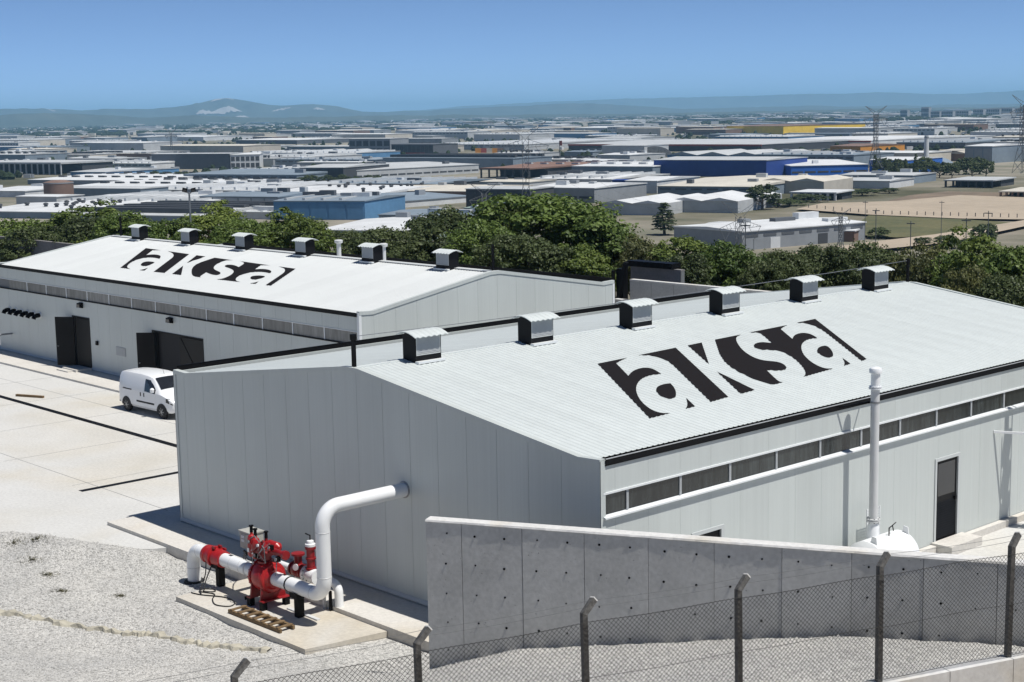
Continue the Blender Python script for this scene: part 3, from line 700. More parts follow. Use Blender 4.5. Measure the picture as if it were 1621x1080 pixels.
# lettering on the far roof: same outlines mapped onto its own slope
def to_roof_a(u, v):
    d = AR*((u-810.5)/FPX)+AU*((540-v)/FPX)+AF
    n = np.array([0,-RSA,1.0]); k = (HRA-RSA*YRA-(n@CAM))/(n@d); p = CAM+d*k
    return p[0], p[1]
za5 = lambda x, y: to_roof_a(180+x*300/1621, 380+y*300/1621)
cB = [to_roof(930+x*460/1621, 490+y*460/1621) for x, y in ((57,305),(347,610),(1557,279),(1270,55))]
cA = [za5(*c_) for c_ in ((275,72),(35,230),(1345,393),(1523,238))]
TLb, BLb, BRb, TRb = [np.array(c_) for c_ in cB]
ax = np.array([(TRb-TLb)+(BRb-BLb), (BLb-TLb)+(BRb-TRb)])/2
inv = np.linalg.inv(ax.T)
def map_a(a, b):
    s, t = inv@(np.array([a, b])-TLb)
    q = (1-s)*(1-t)*np.array(cA[0])+(1-s)*t*np.array(cA[1])+s*t*np.array(cA[2])+s*(1-t)*np.array(cA[3])
    return float(q[0]), float(q[1])
offA = (XA0+0.02) % RIB_P
lo_ = drape('roof_lettering', [[(map_a(a, b)[0]-offA, map_a(a, b)[1]) for a, b in p] for p in LETM], 'x', lambda b: roof_za(b), hallA)
lo_.location = (offA, 0, 0); lo_['label'] = 'black painted lettering on the white roof'
# door leaves, openings
def leaf(hinge, ang, wid, h, name='door_leaf'):
    ca, sa = math.cos(ang), math.sin(ang); hx, hy = hinge; nx, ny = -sa*0.05, ca*0.05
    b = [(hx,hy,0.06),(hx+ca*wid,hy+sa*wid,0.06),(hx+ca*wid+nx,hy+sa*wid+ny,0.06),(hx+nx,hy+ny,0.06)]
    o = wp(MB().hexa(b, [(x,y,h) for x,y,z in b]), name, 'door', hallA)
    px, py = hx+ca*(wid-0.15), hy+sa*(wid-0.15)
    for s in (1,): wp(MB().box(px-0.10, px+0.04, py-0.07-0.02, py-0.02, 1.12, 1.17), 'door_handle', 'steel', o)
    for z in (0.55, 0.9):
        a0 = (hx+ca*0.15-nx*0.2, hy+sa*0.15-ny*0.2); a1 = (hx+ca*(wid-0.15)-nx*0.2, hy+sa*(wid-0.15)-ny*0.2)
        wp(MB().beam((a0[0],a0[1],z),(a1[0],a1[1],z),0.02,0.03), 'door_rail', 'vent_dark', o)
    return o
for d0, d1, h in DOORS:
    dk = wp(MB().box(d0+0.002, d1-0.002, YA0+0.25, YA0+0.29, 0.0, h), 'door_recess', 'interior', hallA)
    wp(MB().box(d0-0.06,d0,YA0-0.03,YA0+0.06,0.02,h+0.06).box(d1,d1+0.06,YA0-0.03,YA0+0.06,0.02,h+0.06).box(d0,d1,YA0-0.03,YA0+0.06,h,h+0.06), 'door_frame', 'door', hallA)
leaf((-33.75, YA0-0.03), math.pi+0.62, 1.12, 2.78)
leaf((-24.9, YA0-0.03), math.pi+0.72, 0.95, 2.72)
wp(MB().box(-33.7, -32.05, YA0+0.05, YA0+0.09, 0.06, 2.74), 'door_leaf', 'door', hallA)
lf = wp(MB().box(-22.55, -20.28, YA0+0.03, YA0+0.08, 0.06, 2.72), 'door_leaf', 'door', hallA)
wp(MB().hexa([(-22.5,YA0+0.012,2.66),(-22.4,YA0+0.012,2.70),(-20.4,YA0+0.012,0.5),(-20.5,YA0+0.012,0.42)],[(-22.5,YA0+0.03,2.66),(-22.4,YA0+0.03,2.70),(-20.4,YA0+0.03,0.5),(-20.5,YA0+0.03,0.42)]), 'door_brace', 'vent_dark', lf)
wp(MB().box(-33.5,-31.9,YA0-1.0,YA0-0.06,-0.1,0.10), 'door_step', 'apron', hallA)
wp(MB().box(-33.5,-32.2,YA0-1.35,YA0-1.0,-0.1,0.04), 'door_step', 'apron', hallA)
# small fittings on the far hall
for x in (-32.77, -23.18):
    wl = wp(MB().prism([(x-0.2,YA0-0.02,3.36),(x-0.2,YA0-0.22,3.40),(x-0.2,YA0-0.20,3.62),(x-0.2,YA0-0.02,3.66)], (0.4,0,0)), 'wall_lamp', 'black_metal', hallA)
    wp(MB().box(x-0.16,x+0.16,YA0-0.225,YA0-0.212,3.42,3.58), 'lamp_glass', 'van_glass', wl)
for k in range(6):
    x = -41.9+0.79*k
    hd = wp(MB().tube([(x,YA0,2.52),(x,YA0-0.22,2.52),(x,YA0-0.36,2.46),(x,YA0-0.42,2.34)], 0.13, 12), 'duct_hood', 'black_metal', hallA, True)
    wp(MB().lathe((x,YA0-0.0,2.52),(0,-1,0),[(0,0.19),(0.03,0.19),(0.035,0.14)],14), 'hood_flange', 'flash', hd, True)
wp(MB().box(-29.08,-28.06,YA0-0.025,YA0-0.002,1.12,1.58), 'wall_grille', 'louvre', hallA)
wp(MB().box(-31.25,-31.05,YA0-0.09,YA0-0.002,1.45,1.68), 'switch_box', 'black_metal', hallA)
wp(MB().tube([(-41.9,YA0-0.9,-0.02),(-41.9,YA0-0.9,0.95),(-41.85,YA0-0.7,1.1),(-41.8,YA0-0.01,1.1)],0.05,8), 'stand_pipe', 'steel', hallA, True)

# ================================================================ retaining wall
def wl(t, q, z): return (WX+WC*t+WS*q, WY+WS*t-WC*q, z)
TW = 4.07; TH = 0.32
rw = thing('retaining_wall', 'cast concrete retaining wall with tie holes behind the wire fence', 'wall', wl(8, 0, 0))
jt = [0.0]+[WT0+1.5*k for k in range(0, 15)]
for i, (a, b) in enumerate(zip(jt, jt[1:])):
    g_ = random.uniform(0.004,0.010); off = random.uniform(-0.008, 0.008)
    z0 = -0.6
    wp(MB().hexa([wl(a+g_,off,z0),wl(b-g_,off,z0),wl(b-g_,-TH,z0),wl(a+g_,-TH,z0)],[wl(a+g_,off,TW-0.0),wl(b-g_,off,TW),wl(b-g_,-TH,TW),wl(a+g_,-TH,TW)]), 'wall_panel', 'wall_conc', rw)
wp(MB().hexa([wl(0.05,-0.03,-0.6),wl(jt[-1],-0.03,-0.6),wl(jt[-1],-TH+0.03,-0.6),wl(0.05,-TH+0.03,-0.6)],[wl(0.05,-0.03,TW-0.02),wl(jt[-1],-0.03,TW-0.02),wl(jt[-1],-TH+0.03,TW-0.02),wl(0.05,-TH+0.03,TW-0.02)]), 'wall_core', 'panel_core', rw)
cp = MB(); n = 44
for i in range(n):                        # worn coping edge
    a, b = jt[-1]*i/n, jt[-1]*(i+1)/n; e0, e1 = random.uniform(0,0.018), random.uniform(0,0.018)
    cp.hexa([wl(a,0.010+e0,TW-0.012),wl(b,0.010+e1,TW-0.012),wl(b,-TH-0.01,TW-0.012),wl(a,-TH-0.01,TW-0.012)],[wl(a,0.0,TW+0.03),wl(b,0.0,TW+0.03),wl(b,-TH,TW+0.03),wl(a,-TH,TW+0.03)])
wp(cp, 'coping', 'coping', rw)
th = MB()
for i, (a, b) in enumerate(zip(jt, jt[1:])):
    for tt in ((a+0.52,) if i == 0 else (a+0.36, b-0.42)):
        for z in (3.78, 3.07, 2.36, 1.65, 0.97):
            if z > foot(tt)+0.05:
                dz, dt, rr = random.uniform(-0.03,0.03), random.uniform(-0.03,0.03), random.uniform(0.017,0.030)
                ps = [wl(tt+dt+rr*math.cos(k*math.pi/4), 0.009, z+dz+rr*math.sin(k*math.pi/4)) for k in range(8)]
                th.prism(ps, Vector(wl(0,-0.03,0))-Vector(wl(0,0,0)))
o = wp(th, 'tie_hole', 'black_metal', rw); o['kind'] = 'stuff'

# ================================================================ wire fence on its kerb
fx = lambda k, dz=0.0: Vector((FX0+FDX*k, FY0+FDY*k, 3.66+0.01*k+min(0, k-2)*0.05+dz))
K0, K1 = -2, 8
fd = Vector((FDX, FDY, 0)).normalized(); fnv = Vector((fd.y, -fd.x, 0))      # towards the camera
fence = thing('chain_link_fence', 'dark chain link fence with bent topped posts along the gravel', 'fence', fx(3))
kerb = thing('fence_kerb', 'low pale concrete kerb wall under the fence posts', 'kerb', fx(3))
for k in range(K0, K1):
    a, b = fx(k, 0), fx(k+1, 0); 
    for i in range(2):
        p = a.lerp(b, i/2)+fd*0.008; q = a.lerp(b, (i+1)/2)-fd*0.008
        wp(MB().hexa([p-fnv*0.12-Vector((0,0,1.4)), q-fnv*0.12-Vector((0,0,1.4)), q+fnv*0.16-Vector((0,0,1.4)), p+fnv*0.16-Vector((0,0,1.4))][::-1],
                     [p-fnv*0.12, q-fnv*0.12, q+fnv*0.16, p+fnv*0.16][::-1]), 'kerb_block', 'coping', kerb)
tips = {}
for k in range(K0, K1+1):
    base = fx(k, -0.02); lean = fd*random.uniform(-0.03,0.03)+fnv*random.uniform(-0.03,0.03)
    top = base+Vector((0,0,2.06))+lean
    arm_d = (fd*0.55*0.45+(-fnv)*0.05+fnv*0.0); tip = top+fd*0.22+Vector((0,0,0.18))-fnv*0.10
    tips[k] = (top, tip)
    po = MB(); r_ = 0.048
    a, b_ = fd*r_, fnv*r_
    lv = [base, base.lerp(top, 0.5), top, tip]
    vs = []
    for i, p in enumerate(lv):
        up = Vector((0,0,1)) if i < 2 else (Vector((0,0,1))+(tip-top).normalized()).normalized() if i == 2 else (tip-top).normalized()
        side = fnv.cross(up).normalized()*r_ if True else a
        bb = up.cross(side).normalized()*r_
        vs += [p-side-bb, p+side-bb, p+side+bb, p-side+bb]
    fs = [(0,1,2,3)[::-1], (12,13,14,15)]+[(i*4+j, i*4+(j+1)%4, (i+1)*4+(j+1)%4, (i+1)*4+j) for i in range(3) for j in range(4)]
    po.add(vs, fs)
    pobj = wp(po, 'fence_post', 'post', fence)
    d_ = (tip-top).normalized(); s_ = fnv.cross(d_).normalized()*r_*0.98; bb = d_.cross(s_).normalized()*r_*0.98
    q = tip+d_*0.002
    wp(MB().hexa([q-s_-bb,q+s_-bb,q+s_+bb,q-s_+bb],[q-s_-bb+d_*0.02,q+s_-bb+d_*0.02,q+s_+bb+d_*0.02,q-s_+bb+d_*0.02]), 'post_cap', 'post_cap', pobj)
PITCHW = 0.082
for k in range(K0, K1):
    a, b = fx(k)+fnv*0.065, fx(k+1)+fnv*0.065; Lb = (b-a).length; H0, H1 = 0.05, 1.93
    mb = MB(); wr = 0.0034
    def pt(s, z): return a.lerp(b, s/Lb)+Vector((0,0,z+0.012*math.sin(s*2.2+k)))
    n = int((Lb+(H1-H0))/PITCHW)
    for sg in (1,-1):
        for i in range(n+1):
            s0 = -(H1-H0)+i*PITCHW
            if sg > 0: p0, p1 = (s0, H0), (s0+(H1-H0), H1)
            else: p0, p1 = (s0+(H1-H0), H0), (s0, H1)
            # clip to bay
            (sa, za), (sb, zb) = p0, p1
            def clip(s, z, s2, z2):
                if s < 0: t_ = (0-s)/(s2-s); return 0.0, z+(z2-z)*t_
                if s > Lb: t_ = (Lb-s)/(s2-s); return Lb, z+(z2-z)*t_
                return s, z
            if max(sa, sb) <= 0 or min(sa, sb) >= Lb: continue
            A = clip(sa, za, sb, zb); B = clip(sb, zb, sa, za)
            mb.tube([pt(*A)+fnv*0.003*sg, pt((A[0]+B[0])/2, (A[1]+B[1])/2)+fnv*0.003*sg, pt(*B)+fnv*0.003*sg], wr, 4, False)
    o = wp(mb, 'wire_mesh', 'wire', fence); o['kind'] = 'stuff'
    for z in (0.06, 1.0, 1.92):
        wp(MB().tube([pt(Lb*i/8, z)+fnv*0.006 for i in range(9)], 0.0045, 5), 'tension_wire', 'wire', fence)
    for f_ in (0.5, 0.97):
        wp(MB().tube(sag(tips[k][0].lerp(tips[k][1], f_), tips[k+1][0].lerp(tips[k+1][1], f_), 0.03, 8), 0.0035, 4), 'top_wire', 'steel', fence)

# ================================================================ exhaust stack with its tank
def stack_unit(x, y, label, tlabel, seen=True):
    st = thing('exhaust_stack', label, 'stack', (x, y, YZ))
    z0 = 1.25
    wp(MB().lathe((x,y,z0),(0,0,1),[(0,0.17),(0.42,0.17),(0.52,0.125),(0.56,0.125)],20), 'lower_pipe', 'white_paint', st, True)
    wp(MB().lathe((x,y,z0+0.56),(0,0,1),[(0,0.20),(0.035,0.20),(0.036,0.14),(0.05,0.14),(0.051,0.20),(0.086,0.20)],20), 'flange', 'stack', st, True)
    bo = MB()
    for k in range(8):
        a = k*math.pi/4; bo.box(x+0.175*math.cos(a)-0.012, x+0.175*math.cos(a)+0.012, y+0.175*math.sin(a)-0.012, y+0.175*math.sin(a)+0.012, z0+0.53, z0+0.67)
    o = wp(bo, 'flange_bolt', 'steel', st); o['kind'] = 'stuff'
    wp(MB().lathe((x,y,z0+0.646),(0,0,1),[(0,0.125),(4.01,0.125)],20), 'stack_pipe', 'stack', st, True)
    wp(MB().lathe((x,y,5.25),(0,0,1),[(0,0.135),(0.03,0.137),(0.05,0.135)],20), 'clamp_ring', 'steel', st, True)
    wp(MB().lathe((x,y,5.657),(0,0,1),[(0,0.19),(0.03,0.19),(0.031,0.13),(0.05,0.13),(0.051,0.18),(0.08,0.18)],20), 'flange', 'white_paint', st, True)
    wp(MB().lathe((x,y,5.738),(0,0,1),[(0,0.13),(0.36,0.13)],20), 'stack_pipe', 'white_paint', st, True)
    wp(MB().lathe((x,y,6.10),(0,0,1),[(0,0.135),(0.02,0.18),(0.10,0.185),(0.15,0.16),(0.185,0.09),(0.195,0.01)],20), 'rain_cap', 'white_paint', st, True)
    b = MB().beam((x-0.13,y,5.27),(W_B+0.05,y-0.75,5.14),0.035,0.05).beam((x-0.12,y-0.02,5.24),(W_B+0.05,y+0.35,5.10),0.03,0.03)
    wp(b, 'wall_stay', 'black_metal', st)
    tk = thing('silencer_tank', tlabel, 'tank', (x+0.25, y, YZ))
    cx, cz, r = x+0.25, 0.72, 0.68
    prof = [(-0.85-0.26,0.02),(-0.85-0.23,0.28),(-0.85-0.14,0.50),(-0.85,r)]+[(0.85,r),(0.85+0.14,0.50),(0.85+0.23,0.28),(0.85+0.26,0.02)]
    wp(MB().lathe((cx,y+0.15,cz),(0,1,0),prof,28), 'shell', 'white_paint', tk, True)
    for s in (-0.62, 0.95):
        lg = MB().prism([(cx-0.12+0.2,y+s,cz+0.60),(cx+0.12+0.2,y+s,cz+0.55),(cx+0.08+0.2,y+s,cz+0.82),(cx-0.06+0.2,y+s,cz+0.84)], (0,0.03,0)); wp(lg, 'lifting_lug', 'white_paint', tk)
    for s in (-0.55, 0.85): wp(MB().box(cx-0.5,cx+0.5,y+s-0.06,y+s+0.06,YZ,0.5), 'saddle', 'stack', tk)
    wp(MB().tube([(cx+0.1,y+0.28,1.35),(cx+0.1,y+0.28,1.62),(cx+0.1,y+0.45,1.66),(cx+0.1,y+0.5,1.5)],0.018,6).tube([(cx+0.1,y+0.3,1.62),(cx+0.1,y+0.62,1.72)],0.015,6), 'valve_handle', 'black_metal', tk)
    return st
stack_unit(20.72, 10.36, 'tall white capped exhaust stack beside the window wall', 'white round-ended tank at the foot of the exhaust stack')
gr = thing('mesh_guard', 'small white square mesh guard beside the exhaust stack', 'guard', (20.3, 10.9, YZ))
b = MB()
for k in range(12): b.beam((20.25,10.75+k*0.055,1.05),(20.25,10.75+k*0.055,1.98),0.012); b.beam((20.25,10.75,1.05+k*0.084),(20.25,11.36,1.05+k*0.084),0.012)
o = wp(b, 'guard_mesh', 'white_paint', gr); o['kind'] = 'stuff'
for y in (10.74, 11.37): wp(MB().beam((20.25,y,YZ),(20.25,y,2.0),0.03), 'guard_post', 'white_paint', gr)
# a lattice mast just right of the frame: its shadow falls on the window wall
mst = thing('lattice_mast', 'slim steel mast standing at the right edge by the window wall', 'mast', (21.6, 19.55, YZ))
for dx, dy in ((-0.22,-0.22),(0.22,-0.22),(0.22,0.22),(-0.22,0.22)):
    wp(MB().beam((21.6+dx,19.55+dy,YZ),(21.6+dx,19.55+dy,7.2),0.05), 'mast_leg', 'steel', mst)
for k in range(6): wp(MB().box(21.36,21.84,19.31,19.79,1.0+k*1.05,1.12+k*1.05), 'mast_plate', 'steel', mst)
wp(MB().lathe((21.6,19.55,YZ),(0,0,1),[(0,0.10),(7.6,0.10)],12), 'mast_core', 'steel', mst, True)
wp(MB().beam((W_B,18.1,3.12),(21.5,19.5,3.0),0.07,0.07), 'wall_strut', 'white_paint', mst)

# ================================================================ pipeline with red valves
PY, PZ, PR = -2.82, 0.72, 0.2
pipe = thing('pipeline', 'white pipeline with red valves rising from the gravel into the hall', 'pipeline', (9, PY, -0.13))
RB = 0.42; xL = 5.5; xV = 12.3; zT = 3.18
pts = [(xL,PY,-0.6),(xL,PY,PZ-RB)]+arc((xL+RB,PY,PZ-RB),(-1,0,0),(0,0,1),RB,0,math.pi/2)[1:]+[(6.35,PY,PZ)]
wp(MB().tube(pts, PR, 24), 'pipe', 'white_paint', pipe, True)
wp(MB().tube([(7.28,PY,PZ),(9.08,PY,PZ)], PR, 24), 'pipe', 'white_paint', pipe, True)
RB2 = 0.52
pts = [(9.95,PY,PZ),(xV-RB2,PY,PZ)]+arc((xV-RB2,PY,PZ+RB2),(0,0,-1),(1,0,0),RB2,0,math.pi/2,10)[1:]+[(xV,PY,zT-RB2)]+arc((xV,PY+RB2,zT-RB2),(0,-1,0),(0,0,1),RB2,0,math.pi/2,10)[1:]+[(xV,0.02,zT)]
wp(MB().tube(pts, PR, 28), 'pipe', 'white_paint', pipe, True)
for c_, ax_ in (((xL,PY,0.12),(0,0,1)),((xL+RB,PY,PZ),(1,0,0)),((7.75,PY,PZ),(1,0,0)),((8.25,PY,PZ),(1,0,0)),((xV-RB2,PY,PZ),(1,0,0)),((xV,PY,PZ+RB2+0.02),(0,0,1)),((xV,PY,zT-RB2-0.15),(0,0,1))):
    wp(MB().lathe(c_, ax_, [(0,PR+0.0005),(0.006,PR+0.006),(0.02,PR+0.006),(0.026,PR+0.0005)], 24), 'weld_seam', 'stack', pipe, True)
# black clamp bands and strap
for x in (8.55, 10.62):
    wp(MB().lathe((x,PY,PZ),(1,0,0),[(0,PR+0.001),(0.003,PR+0.014),(0.05,PR+0.014),(0.053,PR+0.001)],24), 'clamp_band', 'black_metal' if x > 9 else 'stack', pipe, True)
# red coupling
wp(MB().lathe((6.34,PY,PZ),(1,0,0),[(0,0.21),(0.002,0.27),(0.12,0.275),(0.13,0.255),(0.36,0.255),(0.37,0.31),(0.43,0.32),(0.49,0.31),(0.50,0.265),(0.82,0.255),(0.93,0.245),(0.935,0.21)],26), 'red_coupling', 'red', pipe, True)
wp(MB().lathe((6.33,PY,PZ),(1,0,0),[(0,0.21),(0.001,0.262),(0.05,0.265),(0.09,0.262),(0.091,0.24)],26), 'rubber_ring', 'rubber', pipe, True)
for a in (0.6, 1.2, 1.9):
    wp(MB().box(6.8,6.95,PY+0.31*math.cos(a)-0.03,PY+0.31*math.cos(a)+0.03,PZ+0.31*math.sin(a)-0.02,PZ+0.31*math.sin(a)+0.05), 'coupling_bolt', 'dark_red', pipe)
# main ball valve
vc = 9.5
vb = wp(MB().lathe((vc-0.46,PY,PZ),(1,0,0),[(0,0.22),(0.001,0.33),(0.09,0.34),(0.095,0.40),(0.15,0.44),(0.22,0.445),(0.225,0.405),(0.30,0.43),(0.46,0.45),(0.60,0.43),(0.66,0.405),(0.665,0.45),(0.74,0.445),(0.80,0.40),(0.82,0.33),(0.92,0.27),(0.921,0.21)],30), 'valve_body', 'red', pipe, True)
bl = MB()
for xx in (vc-0.46+0.20, vc-0.46+0.70):
    for k in range(14):
        a = 2*math.pi*k/14; cy_, cz_ = PY+0.425*math.cos(a), PZ+0.425*math.sin(a); bl.box(xx-0.07,xx+0.07,cy_-0.018,cy_+0.018,cz_-0.018,cz_+0.018)
o = wp(bl, 'valve_bolt', 'dark_red', vb); o['kind'] = 'stuff'
ft = MB()
for xx in (vc-0.25, vc+0.25): ft.prism([(xx-0.03,PY-0.42,0.13),(xx-0.03,PY+0.42,0.13),(xx-0.03,PY+0.36,0.62),(xx-0.03,PY-0.36,0.62)], (0.06,0,0))
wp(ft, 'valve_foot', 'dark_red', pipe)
for xx in (vc-0.30, vc+0.34):
    wp(MB().box(xx-0.10,xx+0.10,PY-0.46,PY+0.46,0.10,0.13), 'foot_plate', 'dark_red', pipe)
    for yy in (PY-0.38, PY+0.38):
        wp(MB().box(xx-0.08,xx+0.08,yy-0.08,yy+0.08,-0.13,0.10), 'support_leg', 'black_metal', pipe)
wp(MB().box(vc-0.5,vc-0.46,PY-0.46,PY+0.46,0.0,0.10), 'support_rail', 'black_metal', pipe)
for xx in (7.0, 11.05):
    wp(MB().box(xx-0.10,xx+0.10,PY-0.10,PY+0.10,-0.13,PZ-PR-0.06), 'support_leg', 'black_metal', pipe)
    wp(MB().prism([(xx-0.16,PY-0.2,PZ-PR-0.08),(xx-0.16,PY+0.2,PZ-PR-0.08),(xx-0.16,PY+0.2,PZ-0.12),(xx-0.16,PY+0.12,PZ-PR+0.0),(xx-0.16,PY-0.12,PZ-PR+0.0),(xx-0.16,PY-0.2,PZ-0.12)], (0.32,0,0)), 'pipe_saddle', 'black_metal', pipe)
# actuator above the valve
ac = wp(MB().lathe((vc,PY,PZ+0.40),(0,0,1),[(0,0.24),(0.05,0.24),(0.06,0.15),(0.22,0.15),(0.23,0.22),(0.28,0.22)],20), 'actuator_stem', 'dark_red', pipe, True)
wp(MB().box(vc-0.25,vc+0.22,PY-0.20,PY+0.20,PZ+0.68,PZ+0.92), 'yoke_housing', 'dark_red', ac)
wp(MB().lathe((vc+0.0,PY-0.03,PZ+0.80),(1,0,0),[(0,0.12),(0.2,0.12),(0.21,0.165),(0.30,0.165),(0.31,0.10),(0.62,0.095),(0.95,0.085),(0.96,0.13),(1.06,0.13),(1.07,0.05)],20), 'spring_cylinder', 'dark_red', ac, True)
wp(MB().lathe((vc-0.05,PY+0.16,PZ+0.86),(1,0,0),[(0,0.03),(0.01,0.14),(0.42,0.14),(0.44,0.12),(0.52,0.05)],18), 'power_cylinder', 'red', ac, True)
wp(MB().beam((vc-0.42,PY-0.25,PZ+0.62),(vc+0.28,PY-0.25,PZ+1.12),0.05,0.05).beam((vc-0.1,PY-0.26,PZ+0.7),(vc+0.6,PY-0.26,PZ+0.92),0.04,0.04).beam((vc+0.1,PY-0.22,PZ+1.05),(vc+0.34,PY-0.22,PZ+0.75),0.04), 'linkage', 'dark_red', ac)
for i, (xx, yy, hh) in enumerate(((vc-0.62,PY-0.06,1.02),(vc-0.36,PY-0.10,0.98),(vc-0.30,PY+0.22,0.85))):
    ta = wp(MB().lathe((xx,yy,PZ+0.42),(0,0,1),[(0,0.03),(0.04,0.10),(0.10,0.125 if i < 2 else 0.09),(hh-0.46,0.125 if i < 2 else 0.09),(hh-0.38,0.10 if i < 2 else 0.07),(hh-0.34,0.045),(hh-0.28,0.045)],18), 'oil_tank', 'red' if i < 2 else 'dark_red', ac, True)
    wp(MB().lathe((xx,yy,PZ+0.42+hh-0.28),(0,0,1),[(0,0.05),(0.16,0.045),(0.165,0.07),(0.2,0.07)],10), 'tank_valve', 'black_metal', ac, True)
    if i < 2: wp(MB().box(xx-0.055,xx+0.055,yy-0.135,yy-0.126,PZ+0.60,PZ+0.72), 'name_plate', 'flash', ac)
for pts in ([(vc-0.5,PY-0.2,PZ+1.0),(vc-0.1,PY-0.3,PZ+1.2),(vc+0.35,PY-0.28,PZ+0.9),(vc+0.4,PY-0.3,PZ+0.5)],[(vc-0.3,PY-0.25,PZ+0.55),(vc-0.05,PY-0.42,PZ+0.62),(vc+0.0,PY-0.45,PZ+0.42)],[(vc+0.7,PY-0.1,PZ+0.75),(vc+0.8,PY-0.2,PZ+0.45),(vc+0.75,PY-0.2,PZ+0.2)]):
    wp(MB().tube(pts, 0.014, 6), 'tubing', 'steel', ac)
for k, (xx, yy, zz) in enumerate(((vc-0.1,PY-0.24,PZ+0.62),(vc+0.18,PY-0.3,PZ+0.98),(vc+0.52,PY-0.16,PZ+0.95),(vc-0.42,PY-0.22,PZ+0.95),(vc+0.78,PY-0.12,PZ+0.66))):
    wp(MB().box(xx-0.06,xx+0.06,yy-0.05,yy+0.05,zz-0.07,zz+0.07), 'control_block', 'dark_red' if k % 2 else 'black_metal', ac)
    wp(MB().lathe((xx,yy-0.05,zz),(0,-1,0.2),[(0,0.02),(0.02,0.045),(0.05,0.045),(0.055,0.01)],10), 'gauge', 'steel' if k != 1 else 'flash', ac, True)
for k in range(5):
    a0 = random.uniform(-0.5,0.6); wp(MB().tube([(vc+a0,PY-0.28,PZ+random.uniform(0.5,0.7)),(vc+a0+random.uniform(-0.2,0.2),PY-0.36,PZ+random.uniform(0.75,0.9)),(vc+a0+random.uniform(-0.3,0.3),PY-0.2,PZ+random.uniform(0.95,1.1))], 0.011, 5), 'tubing', 'dark_red' if k % 2 else 'steel', ac)
for x0_ in (7.55, 8.7, 10.3):
    wp(MB().box(x0_,x0_+0.14,PY-0.03,PY+0.05,PZ+PR-0.005,PZ+PR+0.004), 'pipe_marking', 'black_metal', pipe)
# bypass line with a smaller valve behind
BY, BZ, BR = -1.72, 0.62, 0.10
by = [(8.3,BY,BZ),(11.15,BY,BZ)]+arc((11.15,BY,BZ-0.3),(0,0,1),(1,0,0),0.3,0,math.pi/2)[1:]+[(11.45,BY,-0.2)]
wp(MB().tube([(8.1,PY+0.1,BZ),(8.1,BY-0.25,BZ)]+arc((8.35,BY-0.25,BZ),(-1,0,0),(0,1,0),0.25,0,math.pi/2)[1:]+[(10.0,BY,BZ)], BR, 16), 'bypass_pipe', 'white_paint', pipe, True)
wp(MB().tube([(10.6,BY,BZ),(11.15,BY,BZ)]+arc((11.15,BY,BZ-0.25),(0,0,1),(1,0,0),0.25,0,math.pi/2)[1:]+[(11.4,BY,-0.15)], 0.125, 16), 'bypass_pipe', 'white_paint', pipe, True)
b2 = wp(MB().lathe((9.2,BY,BZ+0.02),(1,0,0),[(0,0.11),(0.001,0.21),(0.06,0.21),(0.061,0.15),(0.12,0.2),(0.26,0.22),(0.40,0.2),(0.46,0.15),(0.461,0.21),(0.52,0.21)],20), 'bypass_valve', 'dark_red', pipe, True)
wp(MB().lathe((9.46,BY,BZ+0.18),(0,0,1),[(0,0.12),(0.28,0.12),(0.281,0.20),(0.34,0.20),(0.36,0.10)],18), 'valve_bonnet', 'dark_red', b2, True)
b3 = wp(MB().lathe((9.86,BY,BZ),(1,0,0),[(0,0.11),(0.001,0.24),(0.06,0.24),(0.061,0.16),(0.2,0.2),(0.38,0.2),(0.50,0.16),(0.501,0.22),(0.56,0.22)],20), 'globe_valve', 'white_paint', pipe, True)
fb = MB()
for k in range(10):
    a = 2*math.pi*k/10; fb.box(9.84,9.93,BY+0.205*math.cos(a)-0.014,BY+0.205*math.cos(a)+0.014,BZ+0.205*math.sin(a)-0.014,BZ+0.205*math.sin(a)+0.014)
o = wp(fb, 'flange_bolt', 'black_metal', b3); o['kind'] = 'stuff'
wp(MB().lathe((10.1,BY,BZ+0.16),(0,0,1),[(0,0.15),(0.06,0.15),(0.07,0.12),(0.30,0.12),(0.31,0.15),(0.36,0.15),(0.37,0.12),(0.60,0.12),(0.61,0.16),(0.68,0.16)],18), 'valve_actuator', 'dark_red', b3, True)
wp(MB().lathe((10.1,BY,BZ+0.85),(0,0,1),[(0,0.15),(0.07,0.15),(0.08,0.11),(0.16,0.10),(0.18,0.04)],16), 'position_indicator', 'white_paint', b3, True)
wp(MB().tube([(10.1,BY,BZ+1.0),(10.1,BY,BZ+1.16),(9.92,BY-0.03,BZ+1.19)],0.02,6), 'hand_lever', 'black_metal', b3)
wp(MB().lathe((9.72,BY-0.24,BZ+0.2),(0.3,-1,0.2),[(0,0.02),(0.02,0.095),(0.06,0.095),(0.062,0.02)],16), 'pressure_gauge', 'flash', b3, True)
for xx, zz in ((9.3,BZ-0.2),(10.95,BZ-0.12),(11.25,BZ-0.18)): wp(MB().box(xx-0.035,xx+0.035,BY-0.22,BY-0.15,-0.13,zz), 'support_leg', 'black_metal' if xx != 10.95 else 'stack', pipe)
wp(MB().box(10.25,11.7,BY-0.98,BY-0.86,-0.13,-0.09), 'base_strip', 'stack', pipe)
